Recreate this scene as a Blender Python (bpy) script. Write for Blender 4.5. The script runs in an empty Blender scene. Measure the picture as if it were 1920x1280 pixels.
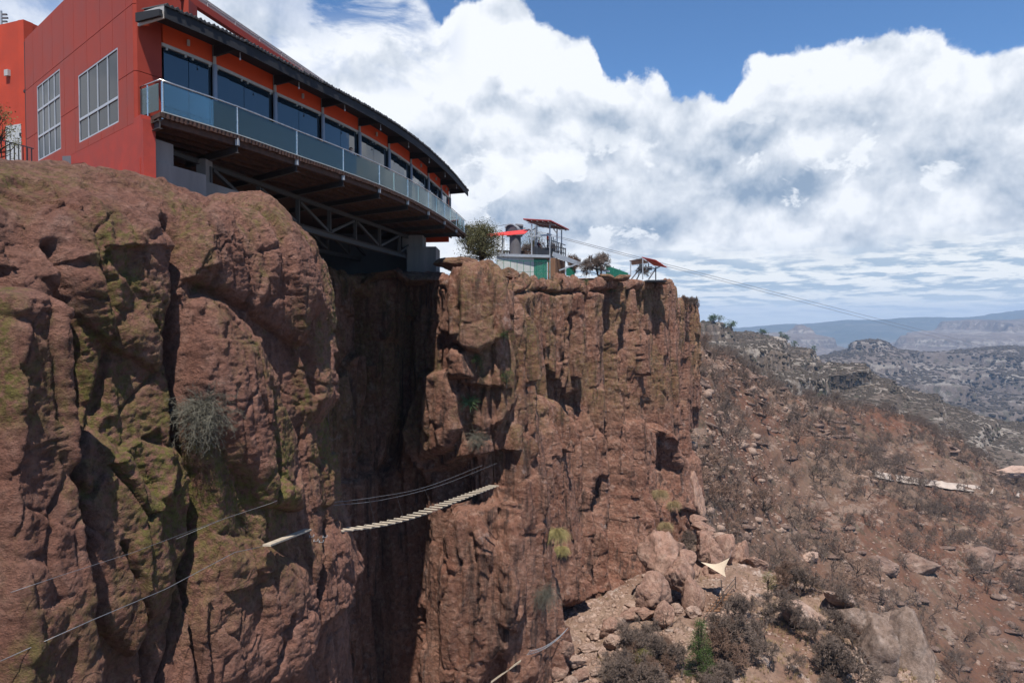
import bpy, bmesh, math, random
import numpy as np
from mathutils import Vector, Matrix
R = math.radians
random.seed(7)
scene = bpy.context.scene
C = scene.collection

# ------------------------------------------------------------------ camera
F_PX, PITCH = 1280.0, R(1.57)
cam_d = bpy.data.cameras.new('camera'); cam = bpy.data.objects.new('camera', cam_d); C.objects.link(cam)
cam.location = (0, 0, 0); cam.rotation_euler = (R(90) - PITCH, 0, 0)
cam_d.sensor_width = 36; cam_d.lens = 24; cam_d.clip_start = 0.1; cam_d.clip_end = 60000
scene.camera = cam

# ------------------------------------------------------------------ light and exposure
SUN_EL, SUN_AZ = R(66), R(177)            # azimuth clockwise from +Y (the way the camera looks): high and behind the camera
sd = bpy.data.lights.new('sun', 'SUN'); sun = bpy.data.objects.new('sun', sd); C.objects.link(sun)
sd.energy = 5.0; sd.angle = R(0.5); sd.color = (1.0, 0.95, 0.88)
sdir = Vector((math.sin(SUN_AZ)*math.cos(SUN_EL), math.cos(SUN_AZ)*math.cos(SUN_EL), math.sin(SUN_EL)))
sun.rotation_euler = sdir.to_track_quat('Z', 'Y').to_euler()
scene.view_settings.view_transform = 'Standard'; scene.view_settings.look = 'None'
scene.cycles.max_bounces = 6; scene.cycles.diffuse_bounces = 2; scene.cycles.glossy_bounces = 2; scene.cycles.transmission_bounces = 4; scene.cycles.volume_bounces = 0; scene.cycles.transparent_max_bounces = 12
scene.view_settings.exposure = 0.5; scene.view_settings.gamma = 1.0

# ------------------------------------------------------------------ node helper
class G:
    """tiny node-graph writer"""
    def __init__(s, tree): s.t = tree; s.n = tree.nodes; s.l = tree.links
    def put(s, sock, v):
        if v is None: return
        if isinstance(v, bpy.types.NodeSocket): s.l.new(v, sock)
        else:
            if sock.type == 'RGBA' and isinstance(v, (tuple, list)) and len(v) == 3: v = (*v, 1)
            sock.default_value = v
    def node(s, typ, props=None, **ins):
        nd = s.n.new(typ)
        for k, v in (props or {}).items(): setattr(nd, k, v)
        for k, v in ins.items():
            key = int(k[1:]) if k[0] == '_' and k[1:].isdigit() else k.replace('_', ' ')
            s.put(nd.inputs[key], v)
        return nd
    def m(s, op, a, b=None, c=None, clamp=False):
        nd = s.n.new('ShaderNodeMath'); nd.operation = op; nd.use_clamp = clamp
        s.put(nd.inputs[0], a); s.put(nd.inputs[1], b); s.put(nd.inputs[2], c); return nd.outputs[0]
    def vm(s, op, a, b=None, scale=None):
        nd = s.n.new('ShaderNodeVectorMath'); nd.operation = op
        s.put(nd.inputs[0], a); s.put(nd.inputs[1], b)
        if scale is not None: s.put(nd.inputs['Scale'], scale)
        return nd.outputs[0]
    def noise(s, vec, scale, detail=4, rough=0.55, dist=0.0, lac=2.0):
        nd = s.node('ShaderNodeTexNoise', None, Vector=vec, Scale=scale, Detail=detail, Roughness=rough, Distortion=dist, Lacunarity=lac)
        return nd.outputs[0]
    def ramp(s, f, stops, interp='LINEAR'):
        nd = s.n.new('ShaderNodeValToRGB'); s.put(nd.inputs[0], f); cr = nd.color_ramp; cr.interpolation = interp
        while len(cr.elements) < len(stops): cr.elements.new(0.5)
        for e, (p, c) in zip(cr.elements, stops):
            e.position = p
            if isinstance(c, (int, float)): c = (c, c, c)
            e.color = (*c[:3], 1)
        return nd.outputs[0]
    def mix(s, f, a, b, blend='MIX'):
        nd = s.n.new('ShaderNodeMix'); nd.data_type = 'RGBA'; nd.blend_type = blend; nd.clamp_factor = True
        s.put(nd.inputs[0], f); s.put(nd.inputs[6], a); s.put(nd.inputs[7], b); return nd.outputs[2]
    def rng(s, v, a, b, c=0.0, d=1.0, smooth=False):
        nd = s.n.new('ShaderNodeMapRange'); nd.interpolation_type = 'SMOOTHSTEP' if smooth else 'LINEAR'
        s.put(nd.inputs[0], v); s.put(nd.inputs[1], a); s.put(nd.inputs[2], b); s.put(nd.inputs[3], c); s.put(nd.inputs[4], d); return nd.outputs[0]
    def mapping(s, vec, scale=(1,1,1), loc=(0,0,0), rot=(0,0,0)):
        return s.node('ShaderNodeMapping', None, Vector=vec, Location=loc, Rotation=rot, Scale=scale).outputs[0]
    def sep(s, v):
        nd = s.n.new('ShaderNodeSeparateXYZ'); s.put(nd.inputs[0], v); return nd.outputs
    def comb(s, x, y, z):
        nd = s.n.new('ShaderNodeCombineXYZ'); s.put(nd.inputs[0], x); s.put(nd.inputs[1], y); s.put(nd.inputs[2], z); return nd.outputs[0]
    def curve(s, v, pts):
        nd = s.n.new('ShaderNodeFloatCurve'); s.put(nd.inputs['Value'], v); cv = nd.mapping.curves[0]
        nd.mapping.use_clip = False
        cv.points[0].location = pts[0]; cv.points[1].location = pts[-1]
        for p in pts[1:-1]: cv.points.new(*p)
        nd.mapping.update(); return nd.outputs[0]

# ------------------------------------------------------------------ sky: Nishita sky with cumulus in it
w = bpy.data.worlds.new('World'); scene.world = w; w.use_nodes = True
g = G(w.node_tree); g.n.clear()
SKY_STR = 0.084
sky = g.node('ShaderNodeTexSky', {'sky_type': 'NISHITA', 'sun_disc': False, 'sun_elevation': SUN_EL, 'sun_rotation': SUN_AZ,
             'altitude': 2300.0, 'air_density': 1.0, 'dust_density': 0.4, 'ozone_density': 2.0})
tc = g.node('ShaderNodeTexCoord').outputs['Generated']
D = g.vm('NORMALIZE', tc)
dx, dy, dz = g.sep(D)
hl = g.m('SQRT', g.m('ADD', g.m('MULTIPLY', dx, dx), g.m('MULTIPLY', dy, dy)))
el = g.m('DIVIDE', dz, g.m('MAXIMUM', hl, 0.02))                 # tangent of elevation
az = g.m('ARCTAN2', dx, dy)
def AZ(px): return math.atan((px-960)/1280.0)
def EL(px, py): return (605-py)/1280.0*math.cos(AZ(px))
# outline of the cumulus bank (azimuth -> elevation of its top)
edge = [(-500,-220),(-200,-120),(0,-60),(140,-15),(250,-60),(420,-70),(560,-30),(700,-50),(790,-5),(828,35),(845,12),(880,-6),(960,2),(1020,40),(1110,85),(1142,138),(1180,140),(1228,140),(1255,168),(1330,186),(1366,186),(1382,146),(1440,108),(1560,90),(1620,66),(1665,50),(1780,64),(1880,80),(1920,66),(2100,40),(2600,120)]
a0, a1 = -1.0, 1.0
pts = [((AZ(x)-a0)/(a1-a0), EL(x, y)) for x, y in edge]
top = g.curve(g.m('DIVIDE', g.m('SUBTRACT', az, a0), a1-a0), pts)
warp = g.noise(D, 5.0, 5, 0.6)
fine = g.noise(g.vm('ADD', D, (3.1, 1.7, 0.4)), 22.0, 7, 0.62)
puff = g.node('ShaderNodeTexVoronoi', {'feature': 'SMOOTH_F1'}, Vector=g.vm('ADD', D, g.vm('SCALE', g.node('ShaderNodeTexNoise', None, Vector=D, Scale=9.0, Detail=4.0, Roughness=0.6).outputs[1], None, 0.10)), Scale=17.0, Smoothness=0.5).outputs[0]
dd = g.m('SUBTRACT', top, el)
dd = g.m('ADD', dd, g.m('MULTIPLY', g.m('SUBTRACT', fine, 0.5), 0.055))
dd = g.m('ADD', dd, g.m('MULTIPLY', g.m('SUBTRACT', 0.42, puff), 0.035))
dd = g.m('ADD', dd, g.m('MULTIPLY', g.m('SUBTRACT', warp, 0.5), 0.03))
softl = g.rng(az, AZ(820), AZ(700), 0.012, 0.16)                    # the left part of the bank is wispy
mask = g.m('DIVIDE', g.m('ADD', dd, g.m('MULTIPLY', softl, 0.35)), softl, clamp=True)
mask = g.m('SMOOTHSTEP', 0.0, 1.0, mask) if False else g.rng(mask, 0, 1, 0, 1, True)
wisp = g.rng(g.noise(g.mapping(D, (1, 1, 1.8), (2.3, 0.2, 0.9)), 6.5, 8, 0.62, 0.6), 0.34, 0.50, 0, 1, True)
wl = g.rng(az, AZ(880), AZ(760)); wl = g.m('MULTIPLY', wl, g.rng(el, EL(500,170), EL(500,0)))
mask = g.m('MULTIPLY', mask, g.m('SUBTRACT', 1.0, g.m('MULTIPLY', wl, g.m('SUBTRACT', 1.0, wisp))))
# relief inside the bank: puffs bright on their sunward (upper) side
def fb(off, sc, dt): return g.noise(g.vm('ADD', g.vm('ADD', D, g.vm('SCALE', g.node('ShaderNodeTexNoise', None, Vector=D, Scale=4.0, Detail=3.0).outputs[1], None, 0.07)), off), sc, dt, 0.58)
r1 = g.m('SUBTRACT', fb((5,2,1), 6.5, 9), fb((5,2,1.030), 6.5, 5))
r2 = g.m('SUBTRACT', fb((1,7,2), 15.0, 8), fb((1,7,2.012), 15.0, 4))
def vor(off, sc): return g.node('ShaderNodeTexVoronoi', {'feature': 'SMOOTH_F1'}, Vector=g.vm('ADD', g.vm('ADD', D, g.vm('SCALE', g.node('ShaderNodeTexNoise', None, Vector=D, Scale=7.0, Detail=5.0, Roughness=0.6).outputs[1], None, 0.13)), off), Scale=sc, Smoothness=0.6).outputs[0]
r3 = g.m('SUBTRACT', vor((0,0,0.022), 11.0), vor((0,0,0), 11.0))
big = g.noise(g.mapping(D, (1, 1, 1.7), (4.2, 1.4, 7.3)), 3.1, 5, 0.55)
# grey bases sit in the lower half of the bank, more to the right
lowp = g.curve(g.m('DIVIDE', el, 0.5), [(-0.2,0.2),(0.0,0.25),(0.10,0.50),(0.20,0.62),(0.34,0.95),(0.48,0.70),(0.62,0.30),(0.80,0.08),(1.0,0.0),(1.6,0.0)])
rightp = g.rng(az, AZ(700), AZ(1500), 0.35, 1.0)
shade = g.m('MULTIPLY', g.m('MULTIPLY', lowp, rightp), g.rng(big, 0.30, 0.62, 0.25, 1.15))
lum = g.m('SUBTRACT', g.m('ADD', 0.86, g.m('ADD', g.m('ADD', g.m('MULTIPLY', r1, 1.5), g.m('MULTIPLY', r3, 1.15)), g.m('MULTIPLY', r2, 0.7))), g.m('MULTIPLY', shade, 0.40))
lum = g.m('ADD', lum, g.m('MULTIPLY', g.rng(dd, 0.0, 0.09, 1, 0), 0.14))
wcol = g.mix(g.rng(lum, 0.35, 0.95), (0.30, 0.405, 0.56), (0.90, 0.92, 0.96))
lumc = g.m('MAXIMUM', g.m('MINIMUM', lum, 1.06), 0.30)
# bright torn puffs in front of the grey
pf = g.noise(g.mapping(D, (1, 1, 1.5), (0.7, 5.2, 3.3)), 9.0, 8, 0.6, 0.3)
pfm = g.m('MULTIPLY', g.rng(pf, 0.575, 0.625, 0, 1, True), g.rng(el, 0.08, 0.13))
pfm = g.m('MULTIPLY', pfm, g.rng(el, 0.30, 0.24))
cloudc = g.mix(g.rng(lum, 0.30, 0.90), (0.27, 0.36, 0.49), (0.86, 0.89, 0.94))
cloudc = g.mix(g.m('MULTIPLY', pfm, 0.75), cloudc, (0.90, 0.93, 0.97))
# far flat-based clouds near the horizon, foreshortened as a level layer
iz = g.m('DIVIDE', 1.0, g.m('ADD', g.m('MAXIMUM', el, 0.0), 0.11))
pl = g.comb(g.m('MULTIPLY', g.m('SINE', az), g.m('MULTIPLY', iz, 1.0)), g.m('MULTIPLY', g.m('COSINE', az), iz), 0.0)
lay = g.noise(pl, 1.9, 8, 0.62, 0.2); lay2 = g.noise(g.vm('ADD', pl, (0.0, 0.16, 0.0)), 1.9, 6, 0.62, 0.2)
layc = g.mix(g.rng(g.m('ADD', lay, g.m('MULTIPLY', g.m('SUBTRACT', lay2, lay), 2.2)), 0.38, 0.57), (0.40, 0.51, 0.63), (0.86, 0.89, 0.90))
layc = g.mix(g.m('MULTIPLY', g.rng(lay, 0.42, 0.34), 0.6), layc, (0.36, 0.52, 0.68))
hb = g.rng(g.m('ADD', el, g.m('MULTIPLY', g.m('SUBTRACT', warp, 0.5), 0.06)), 0.07, 0.12, 1, 0, True)
cloudc = g.mix(hb, cloudc, layc)
cloudc = g.mix(g.rng(el, 0.05, 0.0), cloudc, (0.66, 0.74, 0.79))
front = g.rng(g.m('ABSOLUTE', az), 1.35, 1.9, 1, 0, True)
mask = g.m('MULTIPLY', mask, front)
# a few loose puffs round the rest of the sky
loose = g.rng(g.noise(g.mapping(D, (1, 1, 2.0), (8, 3, 1)), 3.4, 8, 0.58), 0.58, 0.66, 0, 0.5, True)
loose = g.m('MULTIPLY', loose, g.m('SUBTRACT', 1.0, front))
mask = g.m('MULTIPLY', g.m('MAXIMUM', mask, loose), g.rng(el, -0.10, -0.02))
skyc = g.mix(1.0, sky.outputs[0], (0.88, 1.20, 1.42), 'MULTIPLY')
cl = g.vm('SCALE', cloudc, None, 0.80/SKY_STR)
bg = g.node('ShaderNodeBackground', None, Color=g.mix(mask, skyc, cl), Strength=SKY_STR)
g.l.new(bg.outputs[0], g.node('ShaderNodeOutputWorld').inputs[0])

# ------------------------------------------------------------------ basic helpers
def W(px, py, Y):
    """the point of the place that lies at distance Y along the sight line of picture point (px, py) of the 1920 x 1280 photo"""
    u = (640-py)/1280.0; c, s = math.cos(PITCH), math.sin(PITCH)
    yy = c + s*u; k = Y/yy
    return Vector(((px-960)/1280.0*k, Y, (-s + c*u)*k))
def proj(P):
    c, s = math.cos(PITCH), math.sin(PITCH)
    f = P[..., 1]*c - P[..., 2]*s; u = P[..., 1]*s + P[..., 2]*c
    f = np.maximum(f, 0.1)
    return 960 + 1280*P[..., 0]/f, 640 - 1280*u/f
def tag(o, label=None, cat=None, group=None, kind=None):
    if label: o['label'] = label
    if cat: o['category'] = cat
    if group: o['group'] = group
    if kind: o['kind'] = kind
    return o
def empty(name, loc, label=None, cat=None, group=None, rz=0.0):
    o = bpy.data.objects.new(name, None); C.objects.link(o); o.location = loc; o.rotation_euler = (0, 0, rz)
    o.empty_display_size = 0.3
    return tag(o, label, cat, group)
def link_mesh(name, me, mat=None, parent=None):
    o = bpy.data.objects.new(name, me); C.objects.link(o)
    if mat: me.materials.append(mat)
    if parent:
        o.parent = parent
        root = parent
        off = Vector(parent.location)
        if parent.parent: off = Vector((0,0,0)); 
        o.location = (0, 0, 0)
    return o
def np_mesh(name, V, Q, mat=None, smooth=True, tri=False):
    me = bpy.data.meshes.new(name); n = len(Q); k = 3 if tri else 4
    me.vertices.add(len(V)); me.vertices.foreach_set('co', np.asarray(V, np.float32).ravel())
    me.loops.add(n*k); me.loops.foreach_set('vertex_index', np.asarray(Q, np.int32).ravel())
    me.polygons.add(n); me.polygons.foreach_set('loop_start', np.arange(0, n*k, k, dtype=np.int32))
    if smooth: me.polygons.foreach_set('use_smooth', np.ones(n, bool))
    me.update(calc_edges=True)
    o = bpy.data.objects.new(name, me); C.objects.link(o)
    if mat: me.materials.append(mat)
    return o
def grid_faces(nu, nv, flip=False):
    i, j = np.meshgrid(np.arange(nu-1), np.arange(nv-1), indexing='ij')
    a = i*nv+j; q = np.stack([a, a+nv, a+nv+1, a+1], -1).reshape(-1, 4)
    return q[:, ::-1] if flip else q

# ------------------------------------------------------------------ numpy noise
_rs = np.random.RandomState(11); LAT = _rs.rand(64, 64, 64).astype(np.float32)
CJ = _rs.rand(64, 64, 64, 4).astype(np.float32)
def vnoise(P):
    Pi = np.floor(P).astype(np.int64); f = (P-Pi).astype(np.float32); f = f*f*f*(f*(f*6-15)+10); Pi &= 63
    x0, y0, z0 = Pi[..., 0], Pi[..., 1], Pi[..., 2]; x1, y1, z1 = (x0+1) & 63, (y0+1) & 63, (z0+1) & 63
    fx, fy, fz = f[..., 0], f[..., 1], f[..., 2]
    a = LAT[x0,y0,z0]*(1-fx)+LAT[x1,y0,z0]*fx; b = LAT[x0,y1,z0]*(1-fx)+LAT[x1,y1,z0]*fx
    c = LAT[x0,y0,z1]*(1-fx)+LAT[x1,y0,z1]*fx; d = LAT[x0,y1,z1]*(1-fx)+LAT[x1,y1,z1]*fx
    a = a*(1-fy)+b*fy; c = c*(1-fy)+d*fy
    return a*(1-fz)+c*fz
ROT = np.array([[0.36,0.48,-0.8],[-0.8,0.6,0.0],[0.48,0.64,0.6]])
def fbm(P, octv=5, gain=0.5, ridge=False, seed=0.0):
    P = P + seed*7.13; a, s, t = 1.0, 0.0, 0.0
    for k in range(octv):
        v = vnoise(P)*2-1
        if ridge: v = 1-2*np.abs(v)
        s = s + a*v; t += a; a *= gain; P = (P @ ROT)*2.03 + 3.7
    return s/t
def cells(P, seed=0):
    """nearest jittered cell: (F2-F1, random value of the cell)"""
    base = np.floor(P-0.5).astype(np.int64); best = np.full(P.shape[:-1], 9.0, np.float32); sec = best.copy(); val = best*0
    for ix in (0, 1):
        for iy in (0, 1):
            for iz in (0, 1):
                q = base + (ix, iy, iz); m = (q+seed*17) & 63; jj = CJ[m[..., 0], m[..., 1], m[..., 2]]
                c = q + 0.5 + (jj[..., :3]-0.5)*0.7; d = np.sqrt(((P-c)**2).sum(-1)).astype(np.float32)
                closer = d < best; sec = np.where(closer, best, np.minimum(sec, d)); val = np.where(closer, jj[..., 3], val); best = np.where(closer, d, best)
    return sec-best, val
def sst(a, b, x): t = np.clip((x-a)/(b-a), 0, 1); return t*t*(3-2*t)
def poly_dist(px, py, line):
    d = np.full(px.shape, 1e9)
    for (x0, y0), (x1, y1) in zip(line[:-1], line[1:]):
        vx, vy = x1-x0, y1-y0; L = vx*vx+vy*vy+1e-9; t = np.clip(((px-x0)*vx+(py-y0)*vy)/L, 0, 1)
        d = np.minimum(d, np.hypot(px-x0-t*vx, py-y0-t*vy))
    return d
def in_poly(px, py, poly):
    ins = np.zeros(px.shape, bool); n = len(poly)
    for i in range(n):
        x0, y0 = poly[i]; x1, y1 = poly[(i+1) % n]
        if y0 == y1: continue
        c = ((y0 > py) != (y1 > py)) & (px < (x1-x0)*(py-y0)/(y1-y0)+x0); ins ^= c
    return ins
def poly_bump(px, py, poly, soft):
    """0 outside, rising to 1 over 'soft' picture points inside the outline, rounded"""
    d = poly_dist(px, py, list(poly)+[poly[0]]); t = np.clip(d/soft, 0, 1)
    return np.where(in_poly(px, py, poly), np.sqrt(1-(1-t)**2), 0.0)
def catmull(P, ds):
    P = np.asarray(P, float); ext = np.vstack([2*P[0]-P[1], P, 2*P[-1]-P[-2]]); out = []
    for i in range(1, len(ext)-2):
        p0, p1, p2, p3 = ext[i-1:i+3]; n = max(2, int(np.linalg.norm((p2-p1)[:2])/ds)); t = np.linspace(0, 1, n, endpoint=False)[:, None]
        out.append(0.5*((2*p1)+(-p0+p2)*t+(2*p0-5*p1+4*p2-p3)*t**2+(-p0+3*p1-3*p2+p3)*t**3))
    out.append(P[-1:]); return np.vstack(out)

# ------------------------------------------------------------------ materials
def mat(name):
    m = bpy.data.materials.new(name); m.use_nodes = True; gg = G(m.node_tree); b = m.node_tree.nodes['Principled BSDF']; return m, gg, b
def setp(gg, b, **k):
    for kk, v in k.items(): gg.put(b.inputs[kk.replace('_', ' ')], v)
def simple(name, col, rough=0.6, metal=0.0, var=0.12, scale=3.0, bump=0.0, spec=0.5, streak=False):
    m, gg, b = mat(name); tcn = gg.node('ShaderNodeTexCoord').outputs['Object']
    v = gg.mapping(tcn, (1, 1, 0.15)) if streak else tcn
    n = gg.noise(v, scale, 6, 0.6)
    c = gg.mix(gg.rng(n, 0.3, 0.7), tuple(x*(1-var) for x in col), tuple(min(1, x*(1+var)) for x in col))
    setp(gg, b, Base_Color=c, Roughness=gg.rng(n, 0.2, 0.8, max(0.02, rough-0.1), min(1, rough+0.1)), Metallic=metal, Specular_IOR_Level=spec)
    if bump:
        bn = gg.node('ShaderNodeBump', None, Strength=bump, Distance=0.02, Height=gg.noise(tcn, scale*8, 5)); gg.l.new(bn.outputs[0], b.inputs['Normal'])
    return m
def rock_mat(name, ca, cb, cc, lichen=0.0, streaks=0.3, fine=9.0, bumpd=0.10, pale=0.15, lz=(-15, 3), yfade=None):
    m, gg, b = mat(name); P = gg.node('ShaderNodeTexCoord').outputs['Object']
    n1 = gg.noise(P, 0.35, 6, 0.6, 0.3); n2 = gg.noise(P, 2.4, 8, 0.66); n3 = gg.noise(P, fine, 9, 0.72)
    c = gg.mix(gg.rng(n1, 0.35, 0.65), ca, cb)
    c = gg.mix(gg.m('MULTIPLY', gg.rng(n2, 0.50, 0.70), 0.7), c, cc)
    st = gg.noise(gg.mapping(P, (1.0, 1.0, 0.10)), 1.3, 6, 0.6, 0.4)
    c = gg.mix(gg.m('MULTIPLY', gg.rng(st, 0.52, 0.66, 0, 1, True), streaks), c, (0.045, 0.032, 0.028))
    c = gg.mix(gg.m('MULTIPLY', gg.rng(gg.noise(P, 0.9, 6, 0.6), 0.60, 0.72, 0, 1, True), pale), c, (0.46, 0.36, 0.31))
    if lichen:
        lm = gg.rng(gg.noise(gg.mapping(P, (1, 1, 0.55), (3, 1, 7)), 0.30, 7, 0.64), 0.43, 0.58, 0, 1, True)
        lm = gg.m('MULTIPLY', lm, gg.rng(gg.noise(P, 5.0, 7, 0.7), 0.40, 0.56))
        zz = gg.sep(P)[2]; lm = gg.m('MULTIPLY', lm, gg.rng(zz, lz[0], lz[0]+4)); lm = gg.m('MULTIPLY', lm, gg.rng(zz, lz[1]+1.2, lz[1]-0.6))
        c = gg.mix(gg.m('MULTIPLY', lm, lichen), c, gg.mix(n3, (0.10, 0.088, 0.020), (0.19, 0.175, 0.045)))
    pit = gg.node('ShaderNodeTexVoronoi', {'feature': 'F1'}, Vector=gg.vm('ADD', P, gg.vm('SCALE', gg.node('ShaderNodeTexNoise', None, Vector=P, Scale=4.0, Detail=4.0).outputs[1], None, 0.35)), Scale=fine*0.45).outputs[0]
    c = gg.mix(gg.m('MULTIPLY', gg.rng(n3, 0.52, 0.38), 0.55), c, tuple(0.35*x for x in ca))
    c = gg.mix(gg.m('MULTIPLY', gg.rng(n3, 0.58, 0.72), 0.35), c, tuple(min(1, 1.5*x) for x in cb))
    n4 = gg.noise(gg.mapping(P, (1, 1, 1.9)), fine*2.6, 5, 0.75)
    h = gg.m('ADD', gg.m('ADD', gg.m('MULTIPLY', n3, 0.8), gg.m('MULTIPLY', n4, 0.28)), gg.m('ADD', gg.m('MULTIPLY', gg.rng(pit, 0.0, 0.45), 0.25), gg.m('MULTIPLY', n2, 0.7)))
    bn = gg.node('ShaderNodeBump', None, Strength=1.0, Distance=bumpd, Height=h)
    setp(gg, b, Base_Color=c, Roughness=0.92, Specular_IOR_Level=0.25, Normal=bn.outputs[0]); return m
M_near = rock_mat('near_rock', (0.205, 0.092, 0.063), (0.275, 0.136, 0.098), (0.35, 0.200, 0.150), lichen=0.95, streaks=0.35, fine=6.0, bumpd=0.30, lz=(-9, 3.6))
M_far = rock_mat('cliff_rock', (0.195, 0.086, 0.056), (0.27, 0.142, 0.098), (0.40, 0.26, 0.195), lichen=0.45, streaks=0.8, fine=3.2, bumpd=0.40, pale=0.40, lz=(-12, 4.5))
M_pale = rock_mat('pale_rock', (0.30, 0.19, 0.14), (0.42, 0.30, 0.24), (0.45, 0.35, 0.29), streaks=0.25, fine=4.0, bumpd=0.2, pale=0.5)

# ------------------------------------------------------------------ cliffs
def slabs(P, s, w, zl, seed, wob=0.35, edge=0.05, tilt=0.0):
    """upright joint-bounded slabs: crisp offsets along s, broken across at random heights; returns offset -0.5..0.5 and a joint line"""
    q = (s+tilt*P[..., 2])/w+wob*fbm(P*np.array([0.12, 0.12, 0.05]), 3, seed=seed)+0.06*fbm(P*0.9, 2, seed=seed+1); i = np.floor(q).astype(int); f = q-i
    zo = CJ[i & 63, 7+seed & 63, 3, 0]*7; zz = P[..., 2]/zl+zo+0.10*fbm(P*0.5, 2, seed=seed+2); k = np.floor(zz).astype(int); fz = zz-k
    def h(a, b): return CJ[a & 63, b & 63, seed & 63, 1]
    m = sst(0.5-edge, 0.5+edge, f); v = h(i, k)*(1-sst(1-edge, 1, f))+h(i+1, k)*sst(1-edge, 1, f)
    dj = np.minimum(f, 1-f)*w; dk = np.minimum(fz, 1-fz)*zl
    return v-0.5, np.exp(-(dj/0.07)**2)+0.6*np.exp(-(dk/0.06)**2)*(h(i, k+31) > 0.45)
def cliff(name, plan, ds, dz, m, rockdisp, feats=None, xshift=None, back=30.0, lean=0.0):
    """plan rows: X, Y, z bottom, z shoulder, z top, radius of the rounded rim. Canyon on the right of the way the plan runs."""
    A = catmull(plan, ds); n = len(A); T = np.gradient(A[:, :2], axis=0)
    k = 9; Tp = np.vstack([T[:1]]*k+[T]+[T[-1:]]*k); T = np.stack([np.convolve(Tp[:, i], np.ones(2*k+1)/(2*k+1), 'valid') for i in (0, 1)], 1)
    T /= np.linalg.norm(T, axis=1)[:, None]; N = np.stack([T[:, 1], -T[:, 0]], 1)
    zb, zs, zt, rr = A[:, 2], A[:, 3], A[:, 4], A[:, 5]
    nw = int((zs-zb).mean()/dz); nr = max(24, int(2.2*rr.mean()/dz)); nb = 40
    t = np.linspace(0, 1, nw, endpoint=False)[None]; Z1 = zb[:, None]+(zs-zb)[:, None]*t; I1 = -(1-t)*lean*np.ones_like(Z1); U1 = 0*Z1
    t = np.linspace(0, 1, nr, endpoint=False)[None]*math.pi/2; Z2 = zs[:, None]+(zt-zs)[:, None]*np.sin(t); I2 = rr[:, None]*(1-np.cos(t)); U2 = np.sin(t)*np.ones_like(Z2)
    t = np.linspace(0, 1, nb)[None]**1.6; I3 = rr[:, None]+back*t; Z3 = zt[:, None]+0*I3; U3 = 1+0*I3
    Z, I, U = np.hstack([Z1, Z2, Z3]), np.hstack([I1, I2, I3]), np.hstack([U1, U2, U3])
    Ia = np.minimum(I, rr[:, None]); Ib = I-Ia                              # beyond the rim the top runs back into the plateau
    P = np.stack([A[:, 0:1]-N[:, 0:1]*Ia-0.93*Ib, A[:, 1:2]-N[:, 1:2]*Ia+0.37*Ib, Z], -1)
    hn = np.stack([N[:, 0:1]+0*Z, N[:, 1:2]+0*Z, 0*Z], -1); NN = hn*(1-U)[..., None]+np.array([0, 0, 1.0])*U[..., None]
    NN /= np.linalg.norm(NN, axis=-1)[..., None]
    if xshift is not None: P = xshift(P, A, I)
    px, py = proj(P); d = rockdisp(P, U)
    if feats is not None: d = d+feats(px, py, P, U)
    P = P+NN*d[..., None]
    o = np_mesh(name, P.reshape(-1, 3), grid_faces(P.shape[0], P.shape[1]), m); tag(o, kind='structure'); return o

def disp_near(P, U):
    W3 = P+0.35*np.stack([fbm(P*0.35, 2, seed=1), fbm(P*0.35, 2, seed=2), fbm(P*0.35, 2, seed=3)], -1)+0.05*fbm(P*3, 2, seed=9)[..., None]
    d = 0.45*fbm(W3*np.array([0.16, 0.16, 0.10]), 3, seed=4)
    e, v = cells(W3*np.array([0.42, 0.42, 0.20]), 1); d += 0.50*(v-0.5)*sst(0, 0.14, e) - 0.20*np.exp(-e*e*400)*(fbm(P*0.3, 2, seed=8) > 0.05)
    e, v = cells(W3*np.array([0.9, 0.9, 0.45])+5, 2); d += 0.22*(v-0.5)*sst(0, 0.14, e)-0.10*np.exp(-e*e*900)*(fbm(P*0.4, 2, seed=18) > 0.0)
    d += 0.09*fbm(W3*0.8, 3, 0.5, seed=5)+0.055*fbm(P*np.array([1.8, 1.8, 3.0]), 3, 0.62, seed=6)+0.050*fbm(P*np.array([4.2, 4.2, 7.0]), 3, 0.7, True, seed=10)-0.05*sst(0.30, 0.6, fbm(P*np.array([3.4,3.4,5.0]), 3, seed=7))
    v, j = slabs(P, P[..., 1]+0.3*P[..., 0], 2.3, 6.5, 71, wob=0.9); d = 0.85*d+0.34*v-0.14*j*(fbm(P*0.25, 2, seed=75) > -0.1)
    v, j = slabs(P, P[..., 1]+0.5*P[..., 0], 0.8, 1.6, 73, wob=1.2, tilt=0.15); k_ = sst(0.0, 0.25, fbm(P*0.2, 2, seed=76)); d += (0.14*v-0.07*j)*k_
    return d*(1-0.35*sst(0.9, 1, U))
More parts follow.
